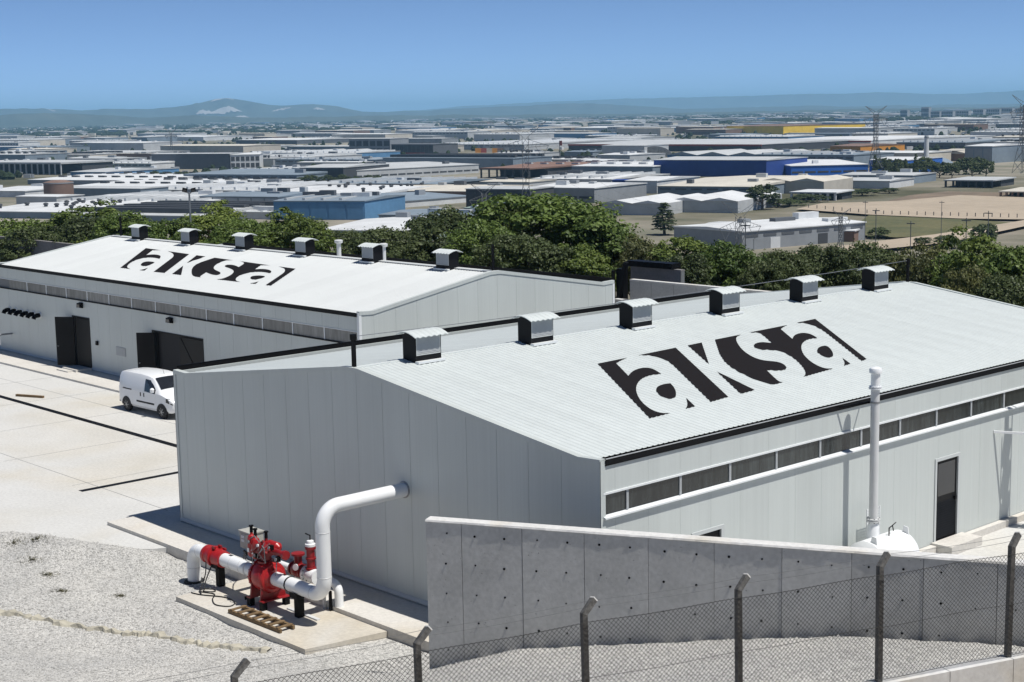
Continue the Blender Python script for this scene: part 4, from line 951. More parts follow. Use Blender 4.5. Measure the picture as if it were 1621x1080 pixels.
# control cabinet
cab = thing('control_cabinet', 'grey control cabinet on a post beside the red valves', 'cabinet', (6.75,-1.55,-0.005))
wp(MB().box(6.45,7.05,-1.75,-1.30,0.72,1.22), 'box', 'grey_box', cab)
wp(MB().box(6.42,7.08,-1.79,-1.27,1.22,1.26), 'lid', 'grey_box', cab)
wp(MB().box(6.50,7.0,-1.765,-1.751,0.78,1.17), 'door', 'grey_box', cab)
for z in (0.92, 1.04): wp(MB().box(6.56,6.72,-1.775,-1.766,z,z+0.08), 'label_plate', 'flash', cab)
wp(MB().box(6.72,6.78,-1.55,-1.49,-0.005,0.72), 'stand', 'black_metal', cab)
wp(MB().lathe((6.75,-1.72,0.62),(0,-0.6,-0.4),[(0,0.03),(0.02,0.11),(0.05,0.11),(0.06,0.03)],14), 'cable_reel', 'rubber', cab, True)
# cables on the pad
def cable(pts, label):
    p = [Vector(q) for q in pts]; out = []
    for i in range(len(p)-1):
        p0, p1, p2, p3 = p[max(i-1,0)], p[i], p[i+1], p[min(i+2,len(p)-1)]
        for s in range(6):
            t = s/6; out.append(0.5*((2*p1)+(-p0+p2)*t+(2*p0-5*p1+4*p2-p3)*t*t+(-p0+3*p1-3*p2+p3)*t**3))
    out.append(p[-1]); o = MB().tube(out, 0.017, 6).build('cable', 'rubber', None, True); return tag(o, label, 'cable')
zp = -0.11
cable([(6.6,PY-0.22,0.62),(6.62,PY-0.28,0.2),(6.75,PY-0.5,zp),(7.1,PY-0.75,zp),(7.6,PY-0.6,zp),(8.0,PY-0.9,zp),(8.5,PY-1.1,zp),(8.9,PY-0.9,zp),(8.7,PY-0.6,zp),(8.1,PY-0.55,zp),(7.4,PY-0.9,zp),(7.0,PY-1.0,zp)], 'long black cable looped on the pad under the red coupling')
cable([(6.9,PY-0.2,0.55),(6.85,PY-0.4,0.1),(6.98,PY-0.55,zp),(7.25,PY-0.72,zp+0.03),(7.4,PY-0.45,zp),(7.15,PY-0.38,zp),(7.0,PY-0.7,zp+0.03),(7.3,PY-0.85,zp)], 'coiled black cable hanging from the red coupling to the pad')
cable([(6.8,-1.75,0.62),(7.0,-2.0,0.35),(7.6,-2.35,0.85),(8.3,PY+0.1,PZ+PR+0.06),(8.8,PY-0.02,PZ+PR+0.12),(vc-0.3,PY+0.0,PZ+0.7)], 'black cable from the grey cabinet over the pipe to the main valve')
cable([(8.1,-2.25,zp),(8.3,-2.1,zp),(8.55,-2.2,zp),(8.4,-2.35,zp),(8.15,-2.3,zp)], 'short loose ring of black cable on the bare pad')
# wooden ladder frame lying on the pad's edge
ld = thing('wooden_ladder', 'short weathered wooden ladder lying on the edge of the pad', 'ladder', (10.6,-3.8,-0.13))
A0, A1, B0, B1 = Vector((9.35,-4.02,-0.07)), Vector((11.85,-3.98,-0.07)), Vector((9.35,-3.58,-0.06)), Vector((11.85,-3.56,-0.06))
for p, q in ((A0,A1),(B0,B1)): wp(MB().beam(p, q, 0.07, 0.10), 'rail', 'wood', ld)
for k in range(7):
    t = 0.06+k*0.148; wp(MB().beam(A0.lerp(A1,t)+Vector((0,-0.03,0.065)), B0.lerp(B1,t)+Vector((0,0.03,0.06)), 0.11, 0.03), 'rung', 'wood', ld)
# hole rim at the pipe's foot
struct(MB().lathe((xL,PY,-0.335),(0,0,1),[(0,0.33),(0.06,0.30),(0.061,0.21)],20).build('pipe_pit', 'rubber', None, True), 'dark rim where the white pipe leaves the gravel')

# ================================================================ small things on the ground
o = MB().beam((-27.95,7.05,YZ+0.06),(-26.4,7.75,YZ+0.06),0.14,0.10).build('timber_beam', 'wood'); tag(o, 'loose weathered timber beam lying on the concrete yard', 'timber')
sp = MB(); prev = None
spts = [(-2,-10.9),(1.5,-9.6),(4.27,-8.4),(5.44,-7.81),(6.98,-7.16),(8.41,-6.58),(8.94,-6.21),(10.28,-5.83),(11.36,-5.34),(12.6,-4.75)]
rows = []
for i in range(len(spts)-1):
    for s in range(10):
        t = s/10; a, b = Vector(spts[i]), Vector(spts[i+1]); p = a.lerp(b, t); d = (b-a).normalized(); n_ = Vector((-d.y, d.x))
        wid = 0.20+0.08*math.sin(i*3.1+s*0.9)+random.uniform(-0.09,0.09); h = 0.085+random.uniform(-0.06,0.04); p = p+n_*random.uniform(-0.05,0.05)
        z = float(gravel_h(np.array(p.x), np.array(p.y)))
        rows.append([(p.x+n_.x*wid, p.y+n_.y*wid, z-0.05), (p.x+n_.x*wid*0.5, p.y+n_.y*wid*0.5, z+h*0.9), (p.x-n_.x*wid*0.4, p.y-n_.y*wid*0.4, z+h), (p.x-n_.x*wid*0.75, p.y-n_.y*wid*0.75, z-0.05)])
vs = [q for r_ in rows for q in r_]; fs = [(i*4+j, (i+1)*4+j, (i+1)*4+j+1, i*4+j+1) for i in range(len(rows)-1) for j in range(3)]
sp.add(vs, fs); o = sp.build('concrete_strip', 'spill'); tag(o, 'rough low strip of spilled concrete crossing the gravel', 'strip')
def weed(x, y, s, label):
    mb = MB(); z = float(gravel_h(np.array(x), np.array(y)))
    for k in range(150):
        a = random.uniform(0, 6.28); r_ = abs(random.gauss(0, 0.38))*s; px, py = x+r_*math.cos(a)*1.3, y+r_*math.sin(a); h = random.uniform(0.02,0.10)*s
        zz = float(gravel_h(np.array(px), np.array(py)))
        lx, ly = random.uniform(-0.10,0.10), random.uniform(-0.10,0.10); wdt = random.uniform(0.01,0.03)
        mb.add([(px-wdt,py,zz),(px+wdt,py,zz+0.01),(px+lx,py+ly,zz+h)], [(0,1,2)])
    tag(mb.build('weed_clump', 'weed'), label, 'weed')
for (x, y, s, l) in ((-2.06,-5.05,0.9,'largest flat dry weed clump near the left edge of the gravel'),(-1.5,-4.5,0.9,'dry weed clump on the gravel nearest the concrete yard'),(-0.04,-5.4,0.8,'dry weed clump on the gravel third from the yard'),(1.7,-5.7,0.55,'small upright weed tuft midway down the gravel'),(3.6,-6.2,0.5,'small weed tuft lower on the gravel above the concrete strip'),(5.1,-5.1,0.35,'tiny lone weed on the gravel nearest the white riser pipe')):
    weed(x, y, s*0.8, l)
# loose stones
def stones(name, m, n, seed):
    r_ = np.random.default_rng(seed); N = n*2
    a = r_.random(N) < 0.55; t, q = r_.uniform(0, 17, N), r_.uniform(0.2, 13, N)
    x = np.where(a, r_.uniform(-6, 20, N), WX+WC*t+WS*q); y = np.where(a, r_.uniform(-15, -1.9, N), WY+WS*t-WC*q)
    tt, qq = wall_tq(x, y); yb_ = np.interp(x, GB[:,0], GB[:,1])
    ok = ~((tt > -0.2) & (qq < 0.15)) & (fence_side(x, y) < -0.2) & ~((x > 6.7) & (x < 14.0) & (y > -4.5)) & ~((x < 4) & (y > yb_-0.1))
    x, y = x[ok][:n], y[ok][:n]; z = gravel_h(x, y); k = len(x); s_ = r_.uniform(0.014, 0.032, k); a0 = r_.uniform(0, 6.28, k)
    V = np.zeros((k, 5, 3))
    for i in range(4):
        rr = s_*r_.uniform(0.6, 1.3, k); V[:,i,0] = x+rr*np.cos(i*1.57+a0); V[:,i,1] = y+rr*np.sin(i*1.57+a0); V[:,i,2] = z+s_*r_.uniform(-0.2, 0.35, k)
    V[:,4,0] = x; V[:,4,1] = y; V[:,4,2] = z+s_*r_.uniform(0.7, 1.15, k)
    F = (np.arange(k)[:,None,None]*5+np.array([(0,1,4),(1,2,4),(2,3,4),(3,0,4)])[None]).reshape(-1, 3)
    me = bpy.data.meshes.new(name); me.from_pydata(V.reshape(-1,3).tolist(), [], F.tolist()); me.update()
    return place(me, name, m)
tag(stones('gravel_stones', 'stone_a', 16000, 3), 'loose pale crushed stones over the gravel bank', 'gravel', kind='stuff')
tag(stones('gravel_stones', 'stone_b', 9000, 4), 'loose grey crushed stones over the gravel bank', 'gravel', kind='stuff')

# ================================================================ van
van = thing('delivery_van', 'white panel van parked between the halls, nose hidden by the gable', 'van', (-20.2+1.55, 9.12+0.80, YZ), rotz=0.03)
# stations along local x (front = +x): x, z under, z belt, z roof, half width belt, half width roof
ST = [(-2.32,0.50,1.05,1.62,0.76,0.66),(-2.28,0.36,1.05,1.78,0.84,0.72),(-2.15,0.30,1.05,1.85,0.88,0.75),(-1.4,0.28,1.06,1.89,0.90,0.77),(-0.4,0.27,1.06,1.90,0.905,0.775),(0.3,0.27,1.06,1.86,0.905,0.765),(0.62,0.27,1.07,1.80,0.90,0.75),(0.95,0.27,1.08,1.58,0.90,0.73),(1.28,0.27,1.08,1.30,0.895,0.74),(1.52,0.27,1.05,1.14,0.89,0.78),(1.85,0.28,0.98,1.08,0.875,0.76),(2.15,0.30,0.86,0.98,0.82,0.68),(2.33,0.36,0.70,0.80,0.70,0.58),(2.40,0.42,0.60,0.66,0.58,0.46)]
SEC = 9; vs = []
for (x, zu, zb, zt, hb, hr) in ST:
    half = [(0,zu),(hb*0.9,zu),(hb,zu+0.12),(hb*1.0,(zu+zb)*0.5),(hb,zb),(hb*0.97+hr*0.03,zb+0.04),(hr+(hb-hr)*0.25,zb+(zt-zb)*0.75),(hr*0.93,zt-0.035*min(1,(zt-zb)/0.3)),(hr*0.6,zt),(0,zt+0.012)]
    ring = half+[(-y, z) for y, z in half[-2:0:-1]]
    vs += [(x, y, z) for y, z in ring]
nr = 18; fs = [(i*nr+k, i*nr+(k+1)%nr, (i+1)*nr+(k+1)%nr, (i+1)*nr+k) for i in range(len(ST)-1) for k in range(nr)]
fs += [tuple(range(nr-1,-1,-1)), tuple((len(ST)-1)*nr+k for k in range(nr))]
bd = MB().add(vs, fs); body = bd.build('body', 'van', None, True); body.parent = van
def hw(x, z):     # half width of the body at x, z
    xs_ = [s[0] for s in ST]; g_ = lambda k: float(np.interp(x, xs_, [s[k] for s in ST]))
    zu, zb, zt, hb, hr = g_(1), g_(2), g_(3), g_(4), g_(5)
    return float(np.interp(z, [zu+0.12, zb, zb+0.04, zb+(zt-zb)*0.75, zt-0.03], [hb, hb, hb*0.97+hr*0.03, hr+(hb-hr)*0.25, hr*0.93]))
def side_patch(name, poly, m, side, parent, proud=0.006):
    a = [(x, side*(hw(x, z)+proud), z) for x, z in poly]; b = [(x, side*(hw(x, z)-0.05), z) for x, z in poly]
    n = len(poly); mb = MB().add(a+b, [tuple(range(n)) if side < 0 else tuple(range(n-1,-1,-1))]+[(i,(i+1)%n,n+(i+1)%n,n+i) for i in range(n)])
    return lp(mb, name, m, parent)
for s in (-1, 1):
    dw = side_patch('side_window', [(0.12,1.13),(1.02,1.10),(1.02,1.28),(0.78,1.50),(0.52,1.68),(0.14,1.70)], 'van_glass', s, van, 0.028)
    side_patch('rubbing_strip', [(-0.62,0.56),(0.92,0.56),(0.92,0.64),(-0.62,0.64)], 'rubber', s, van, 0.012)
    side_patch('door_rail', [(-1.85,1.06),(-1.05,1.06),(-1.05,1.115),(-1.85,1.115)], 'rubber', s, van, 0.008)
    for x in (-0.28, 0.02): side_patch('door_handle', [(x,0.86),(x+0.07,0.86),(x+0.07,1.04),(x,1.04)], 'rubber', s, van, 0.014)
    for z in (1.62, 1.04): side_patch('panel_crease', [(-2.0,z),(-0.05,z),(-0.05,z+0.012),(-2.0,z+0.012)], 'stack', s, van, 0.002)
    for x in (-1.0, 0.08, 1.08): side_patch('door_seam', [(x,0.36),(x+0.012,0.36),(x+0.012,1.08),(x,1.08)], 'stack', s, van, 0.002)
    lp(MB().lathe((0.92,s*0.99,1.16),(0.2,0,1),[(0,0.04),(0.03,0.10),(0.17,0.10),(0.22,0.05)],10), 'wing_mirror', 'van', van, True)
    side_patch('headlight', [(1.93,0.80),(2.28,0.70),(2.30,0.82),(2.05,0.98),(1.93,0.98)], 'van_glass', s, van, 0.035)
    for x in (-1.55, 1.55):
        arch = [(x+0.41*math.cos(a), max(0.27, 0.30+0.41*math.sin(a))) for a in np.linspace(0, math.pi, 13)]
        side_patch('wheel_arch', arch, 'rubber', s, van, 0.022)
        yw = s*0.835
        wh = lp(MB().lathe((x,yw-s*0.12,0.32),(0,s,0),[(0,0.2),(0.01,0.31),(0.04,0.325),(0.16,0.325),(0.19,0.31),(0.20,0.22),(0.18,0.215)],24), 'wheel', 'rubber', van, True)
        rim = MB().lathe((x,yw+s*0.02,0.32),(0,s,0),[(0,0.215),(0.055,0.215),(0.056,0.19),(0.03,0.18)],20)
        for k in range(7):
            a = 2*math.pi*k/7; rim.beam((x,yw+s*0.068,0.32),(x+0.20*math.cos(a),yw+s*0.06,0.32+0.20*math.sin(a)),0.05,0.02)
        lp(rim, 'rim', 'chrome', wh)
# windscreen on the sloping stations
ws = [(0.66,1.765,0.62),(0.98,1.545,0.66),(1.26,1.315,0.70)]
wv = []
for x, z, h in ws: wv += [(x+0.02, yy*h, z+0.015+0.02*(1-yy*yy)) for yy in (-1,-0.5,0,0.5,1)]
lp(MB().add(wv, [(i*5+j, (i+1)*5+j, (i+1)*5+j+1, i*5+j+1) for i in range(2) for j in range(4)]), 'windscreen', 'van_glass', van, True)
lp(MB().box(2.20,2.41,-0.62,0.62,0.30,0.46), 'front_bumper', 'rubber', van)
lp(MB().box(-2.36,-2.20,-0.80,0.80,0.36,0.62), 'rear_bumper', 'rubber', van)
lp(MB().tube([(0.45,0.0,1.86),(0.30,0.0,2.16)],0.008,5), 'aerial', 'rubber', van)

# ================================================================ walls behind the halls
def bwall(name, label, x0, x1, y, ztop, zbot, m, th=0.3, pw=3.0):
    t = thing(name, label, 'wall', ((x0+x1)/2, y, zbot)); x = x0
    while x < x1-0.1:
        b = min(x+pw, x1); wp(MB().box(x+0.012, b-0.012, y, y+th, zbot, ztop), 'wall_panel', m, t); x = b
    wp(MB().box(x0, x1, y+0.02, y+th-0.02, zbot, ztop-0.03), 'wall_core', 'panel_core', t)
    wp(MB().box(x0, x1, y-0.02, y+th+0.02, ztop-0.02, ztop+0.05), 'coping', 'coping' if m == 'wall_conc' else m, t)
    return t
bwall('boundary_wall', 'dark panelled concrete wall left behind the far hall', -110, -62, 30.6, 3.85, -6, 'dark_conc')
bwall('boundary_wall', 'concrete wall with pale coping behind the near hall', -10.9, 6.0, 34.0, 4.58, -1, 'wall_conc', pw=1.55)
bwall('wall_stub', 'short low concrete wall between the hall corner and the taller wall', -12.0, -10.95, 33.9, 3.45, -1, 'wall_conc')
bwall('upper_wall', 'old dark concrete wall showing above the pale coping', -12.9, -9.2, 36.2, 5.0, -1, 'dark_conc', pw=4.6)
o = MB().box(-13.0,-9.7,36.0,36.75,5.06,5.36).build('roof_slab', 'black_metal'); tag(o, 'black sheet roof strip on the old dark wall', 'roof')
vp = thing('ivy_pillar', 'dark vine covered pillar beside the far hall corner', 'pillar', (-12.6,35.2,-1))
wp(MB().box(-12.85,-12.35,35.0,35.4,-1,5.0), 'pillar', 'vent_dark', vp)
wp(MB().beam((-12.7,34.9,3.0),(-12.0,34.9,5.4),0.22).beam((-13.0,34.9,4.9),(-12.95,34.9,3.2),0.15), 'vine_stem', 'vent_dark', vp)

# ================================================================ trees
def leaf_mat(name, c, c2, trans=0.25):
    m = bpy.data.materials.new(name); m.use_nodes = True; t = m.node_tree; t.nodes.clear()
    o = t.nodes.new('ShaderNodeOutputMaterial'); d = t.nodes.new('ShaderNodeBsdfPrincipled'); tr = t.nodes.new('ShaderNodeBsdfTranslucent'); mx = t.nodes.new('ShaderNodeMixShader')
    d.inputs['Roughness'].default_value = 0.55; d.inputs['Specular IOR Level'].default_value = 0.3; mx.inputs[0].default_value = trans
    g = t.nodes.new('ShaderNodeNewGeometry'); n = t.nodes.new('ShaderNodeTexNoise'); n.inputs['Scale'].default_value = 0.7; n.inputs['Detail'].default_value = 3
    oi = t.nodes.new('ShaderNodeObjectInfo'); ad = t.nodes.new('ShaderNodeMath'); ad.operation = 'MULTIPLY_ADD'; ad.inputs[1].default_value = 0.5; 
    t.links.new(g.outputs['Position'], n.inputs[0]); t.links.new(oi.outputs['Random'], ad.inputs[0])
    ri = t.nodes.new('ShaderNodeMath'); ri.operation = 'MULTIPLY_ADD'; ri.inputs[1].default_value = 0.45; t.links.new(g.outputs['Random Per Island'], ri.inputs[0]); t.links.new(n.outputs[0], ri.inputs[2])
    sb = t.nodes.new('ShaderNodeMath'); sb.operation = 'SUBTRACT'; sb.inputs[1].default_value = 0.4; t.links.new(ri.outputs[0], sb.inputs[0]); t.links.new(sb.outputs[0], ad.inputs[2])
    r = t.nodes.new('ShaderNodeValToRGB'); r.color_ramp.elements[0].color = (*c2,1); r.color_ramp.elements[1].color = (*c,1); r.color_ramp.elements[0].position = 0.1; r.color_ramp.elements[1].position = 0.75
    t.links.new(ad.outputs[0], r.inputs[0])
    t.links.new(r.outputs[0], d.inputs['Base Color']); t.links.new(r.outputs[0], tr.inputs[0])
    t.links.new(d.outputs[0], mx.inputs[1]); t.links.new(tr.outputs[0], mx.inputs[2]); t.links.new(mx.outputs[0], o.inputs[0])
    return m
M['leaf'] = leaf_mat('fresh_leaves', (0.140,0.200,0.045), (0.045,0.082,0.020))
M['leaf_d'] = leaf_mat('dark_leaves', (0.090,0.118,0.042), (0.032,0.050,0.020))
M['leaf_y'] = leaf_mat('olive_leaves', (0.140,0.150,0.055), (0.050,0.064,0.026))
M['leaf_b'] = leaf_mat('bright_leaves', (0.165,0.215,0.045), (0.060,0.098,0.022))
M['bark'] = mat('bark', (0.10,0.075,0.05), 0.9, var=0.4, vscale=4, bump=0.5, bscale=12)
def crown_mesh(name, rx, rz, nclump, per, leaf, seed, shape='round'):
    g = np.random.default_rng(seed)
    unit = lambda v: v/(np.linalg.norm(v, axis=-1, keepdims=True)+1e-9)
    a, e = g.uniform(0, 6.283, 9), g.uniform(-0.5, 1.0, 9); LD = np.stack([np.cos(a)*np.cos(e), np.sin(a)*np.cos(e), np.sin(e)], -1); am = g.uniform(0.14, 0.40, 9)
    d = unit(g.normal(size=(nclump, 3))); low = d[:,2] < -0.55; d[low,2] *= -0.6; d = unit(d)
    rad = 0.76+(am*np.maximum(0, d@LD.T)**6).sum(1); rad *= g.uniform(0.35, 1.0, nclump)**0.4
    if shape == 'cone':
        h = g.uniform(0, 1, nclump)**1.3; an = g.uniform(0, 6.283, nclump); rr = (1-h)**0.85*g.uniform(0.45, 1.0, nclump)
        p = np.stack([np.cos(an)*rr*rx, np.sin(an)*rr*rx, (h*2-1)*rz], -1)
    else: p = d*rad[:,None]*np.array([rx, rx, rz])
    cr = rx*g.uniform(0.13, 0.30, nclump)
    o = unit(g.normal(size=(nclump, per, 3))); neg = o[...,2] < -0.3; o[...,2] = np.where(neg, -0.5*o[...,2], o[...,2])
    q = p[:,None]+o*(cr[:,None]*g.uniform(0.45, 1.1, (nclump, per)))[...,None]*np.array([1, 1, 0.78])
    nr_ = unit(g.normal(size=(nclump, per, 3))*0.4+o*0.9+np.array([0, 0, 0.35]))
    t1 = unit(np.cross(nr_, g.normal(size=(nclump, per, 3)))); t2 = np.cross(nr_, t1); s_ = (leaf*g.uniform(0.55, 1.2, (nclump, per)))[...,None]
    V = np.stack([q-t1*s_*0.5, q+t2*s_*0.36, q+t1*s_*0.55, q-t2*s_*0.36], 2).reshape(-1, 3)
    F = np.arange(len(V)).reshape(-1, 4)
    me = bpy.data.meshes.new(name); me.from_pydata(V.tolist(), [], F.tolist()); me.update(); return me
def trunk_mesh(h, r, seed, rx):
    g = random.Random(seed); mb = MB()
    mb.tube([(0,0,-0.6),(g.uniform(-.1,.1),g.uniform(-.1,.1),h*0.3),(g.uniform(-.25,.25),g.uniform(-.25,.25),h*0.62),(g.uniform(-.3,.3),g.uniform(-.3,.3),h*0.9)], [r,r*0.8,r*0.55,r*0.2], 8)
    for k in range(6):
        a = k*1.05+g.uniform(-.3,.3); z = h*g.uniform(0.28,0.6)
        mb.tube([(0,0,z),(math.cos(a)*rx*0.35,math.sin(a)*rx*0.35,z+h*0.12),(math.cos(a)*rx*0.75,math.sin(a)*rx*0.75,z+h*0.24)], [r*0.4,r*0.25,r*0.08], 6)
    me = bpy.data.meshes.new('trunk'); me.from_pydata(mb.v, [], mb.f); me.update(); me.materials.append(M['bark']); return me
CR = {}
def variants(key, m, n, **kw):
    CR[key] = []
    for i in range(n):
        me = crown_mesh('crown', 1.0*kw['rx'], kw['rz'], kw['nc'], kw['per'], kw['leaf'], 100+i+hash(key) % 50*0+len(CR)*17, kw.get('shape','round')); me.materials.append(M[m])
        CR[key].append((me, trunk_mesh(kw['h'], kw['r'], i+5, kw['rx']), kw))
variants('leaf', 'leaf', 4, rx=3.1, rz=3.0, nc=190, per=95, leaf=0.25, h=8.2, r=0.22)
variants('dark', 'leaf_d', 4, rx=3.0, rz=2.6, nc=200, per=95, leaf=0.225, h=7.4, r=0.22)
variants('olive', 'leaf_y', 3, rx=2.6, rz=2.0, nc=150, per=80, leaf=0.21, h=5.6, r=0.16)
variants('bright', 'leaf_b', 3, rx=2.6, rz=2.9, nc=160, per=90, leaf=0.235, h=8.0, r=0.2)
variants('cone', 'leaf_d', 2, rx=1.9, rz=4.2, nc=130, per=46, leaf=0.32, h=9.4, r=0.2, shape='cone')
variants('far', 'leaf_d', 3, rx=3.2, rz=3.0, nc=90, per=34, leaf=0.55, h=7.5, r=0.25)
NT = [0]
def tree_at(x, y, z, key, s, label, group=None, name='tree', sz=1.0, cat='tree'):
    i = NT[0]; NT[0] += 1
    cm, tm, kw = CR[key][i % len(CR[key])]
    t = thing(name, label, cat, (x, y, z), group, rotz=(i*2.39) % 6.28); t.scale = (s, s, s*sz)
    c = place(cm, 'crown', None, None, (0,0,kw['h']-kw['rz']*0.82)); c.parent = t
    k = place(tm, 'trunk', None); k.parent = t
    return t
def tree_px(u, vtop, d, key, label, s=None, wpx=None, group=None, name='tree', sz=1.0):
    """crown top seen at (u, vtop) at depth d; rooted on the slope"""
    dr = AR*((u-810.5)/FPX)+AU*((540-vtop)/FPX)+AF; p = CAM+dr*d
    zt = float(terr(np.array(p[0]), np.array(p[1]))); hgt = p[2]-zt
    kw = CR[key][0][2]; full = kw['h']+kw['rz']*0.2
    sc = s or (wpx/2*d/FPX)/kw['rx']
    return tree_at(p[0], p[1], zt, key, sc, label, group, name, sz=hgt/(full*sc))
# row behind the far hall
TR = [
 (18,352,136,'leaf',120,'leafy tree at the left edge behind the far hall'),
 (98,338,134,'bright',130,'tall leafy tree left of the first far roof ventilator'),
 (60,356,131,'dark',110,'dark low tree above the panelled wall at left'),
 (160,345,126,'dark',100,'dark tree just left of the first far roof ventilator'),
 (196,338,120,'leaf',95,'leafy tree rising behind the first far roof ventilator'),
 (245,350,118,'leaf',90,'leafy tree between the first and second far roof ventilators'),
 (330,326,121,'bright',110,'tall leafy tree right of the floodlight mast'),
 (375,338,116,'leaf',95,'leafy tree behind the third far roof ventilator'),
 (425,344,119,'dark',85,'dark tree between the third and fourth far roof ventilators'),
 (462,336,117,'bright',95,'bright leafy tree behind the fourth far roof ventilator'),
 (505,356,114,'bright',80,'low bright tree right of the fourth far roof ventilator'),
 (560,366,116,'dark',85,'low dark tree left of the fifth far roof ventilator'),
 (606,354,112,'dark',110,'round dark tree behind the fifth far roof ventilator'),
 (655,372,110,'dark',80,'low dark tree between the fifth and sixth far roof ventilators'),
 (715,332,112,'dark',150,'big dark tree behind the sixth far roof ventilator'),
 (782,328,115,'dark',130,'dark tree in the middle of the big tree clump'),
 (770,352,104,'leaf',110,'lower front tree of the big clump at the lifeline post'),
 (880,309,114,'leaf',190,'tallest broad green tree in the centre behind the halls'),
 (945,335,112,'leaf',140,'green tree on the right shoulder of the tallest tree'),
 (840,372,100,'dark',120,'dark low tree in front of the tallest tree'),
 (925,385,100,'bright',100,'low green tree just above the far hall gable'),
 (1000,372,112,'olive',90,'olive toned tree right of the tallest tree'),
 (1035,392,104,'olive',90,'olive bush above the old dark wall'),
 (1108,372,102,'bright',120,'green tree behind the fourth near roof ventilator'),
 (1165,388,98,'leaf',110,'green tree left of the fifth near roof ventilator'),
 (1075,402,96,'dark',90,'dark tree above the pale coping of the back wall'),
 (1205,406,96,'dark',80,'dark tree left behind the fifth near roof ventilator'),
 (1250,398,106,'dark',90,'dark scrubby tree behind the fifth near roof ventilator'),
 (1300,380,112,'dark',110,'dark scrub tree in front of the small open shed'),
 (1350,392,108,'dark',95,'dark scrub tree left of the sixth near roof ventilator'),
 (1395,384,114,'dark',105,'dark round tree behind the sixth near roof ventilator'),
 (1440,402,104,'olive',95,'olive bush right of the far lifeline post'),
 (1490,408,100,'olive',100,'olive bush beside the far corner of the near roof'),
 (1535,398,98,'leaf',110,'green tree right of the near hall roof'),
 (1578,386,94,'bright',120,'bright green tree second from the right edge'),
 (1622,372,90,'leaf',130,'bright green tree cut by the right edge'),
 (1600,425,84,'dark',110,'dark low tree at the right edge below the bright one'),
 (1545,440,86,'olive',90,'low olive bush at the near roof edge'),
]
for u, v, d, key, wpx, lab in TR: tree_px(u, v, d, key, lab, wpx=wpx*1.12)
# mid-distance trees on the plain and the lower slope
MT = [   # u, foot v, top v, kind, width, label
 (1052,372,321,'cone',50,'dark pointed tree standing before the white gabled sheds'),(1206,332,291,'far',46,'dark tree at the left end of the beige warehouse'),(1016,304,294,'far',22,'small round tree beside the navy sign wall'),
 (1557,392,352,'far',44,'round tree beside the tan track at right'),(1500,394,372,'far',40,'bush left of the tan track'),(1461,391,375,'far',26,'small bush on the tan track edge'),
 (1390,378,359,'far',34,'bush left of the parked heap of timber'),(1532,402,380,'far',40,'low bush under the round tree at right'),
 (1232,328,314,'far',50,'low scrub left of the tan field'),(1275,320,307,'far',52,'low scrub along the tan field'),(1322,313,302,'far',52,'low scrub at the back of the tan field'),(1365,310,299,'far',46,'low scrub right of the canopy shed'),(1250,326,316,'far',44,'flat scrub bush at the corner of the tan field'),(1408,306,297,'far',30,'lone bush behind the brown field'),
]
for u, vb_, vt_, key, wpx, lab in MT:
    p = gp(u, vb_, PLAIN); kw = CR[key][0][2]; dd = float((p-CAM)@AF); h_ = (vb_-vt_)*dd/FPX; sc = (wpx/2*dd/FPX)/kw['rx']
    tree_at(p[0], p[1], PLAIN-0.3*h_*(key == 'far'), key, sc, lab, None, 'tree', sz=h_*(1.3 if key == 'far' else 1.0)/((kw['h']+kw['rz']*0.2)*sc))
def grove(us, vbase, label, group, key='far', h=9.0, w=1.0):
    for u, vb in us:
        p = gp(u, vb, PLAIN); s = h/7.5*random.uniform(0.8, 1.2)
        tree_at(p[0], p[1], PLAIN-(2.2*s if key == 'far' else 0), key, s*1.15, label, group)
grove([(1398+i*11+random.uniform(-3,3), 283-random.uniform(0,7)-0.04*i*i*0.1) for i in range(16)], 0, 'dark tree of the dense grove right of the blue factory', 'grove right of the blue factory', 'far', 11)
grove([(1385+i*16, 286-random.uniform(0,3)) for i in range(5)], 0, 'pointed dark tree standing by the low white shed', 'pointed trees by the low white shed', 'cone', 9)
grove([(245+i*12.5, 283+random.uniform(0,2)) for i in range(15)], 0, 'small round street tree along the grey roofed factory', 'street trees at the grey roofed factory', 'far', 6)
grove([(475+i*11, 290+random.uniform(0,2)) for i in range(12)], 0, 'small street tree before the dark grey hall', 'street trees before the dark grey hall', 'far', 6)

# ================================================================ industrial plain
COL = {'white':(0.62,0.64,0.65),'light':(0.46,0.48,0.49),'grey':(0.27,0.29,0.31),'dark':(0.10,0.11,0.125),'char':(0.055,0.06,0.068),'blue':(0.02,0.13,0.50),'navy':(0.016,0.055,0.26),'sky':(0.10,0.24,0.42),'beige':(0.50,0.47,0.41),'brown':(0.20,0.13,0.10),'terra':(0.22,0.13,0.095),'yellow':(0.85,0.58,0.05),'orange':(0.60,0.26,0.03),'red':(0.35,0.07,0.05),'cream':(0.58,0.55,0.48),'bluegrey':(0.20,0.25,0.30),'green':(0.25,0.32,0.28)}
for k, c_ in COL.items():
    M['w_'+k] = mat('far_'+k, c_, 0.75, 0, var=0.16, vscale=0.06, fine=0.07, fscale=0.35)
FOOT = []
def sat(A, B):
    for P_ in (A, B):
        for i in range(4):
            e = P_[(i+1) % 4]-P_[i]; n_ = np.array([-e[1], e[0]])
            a = A@n_; b = B@n_
            if a.max() < b.min() or b.max() < a.min(): return False
    return True
def vh(u): return 194.65-(u+41)*0.018413
CH = CAM[2]-PLAIN
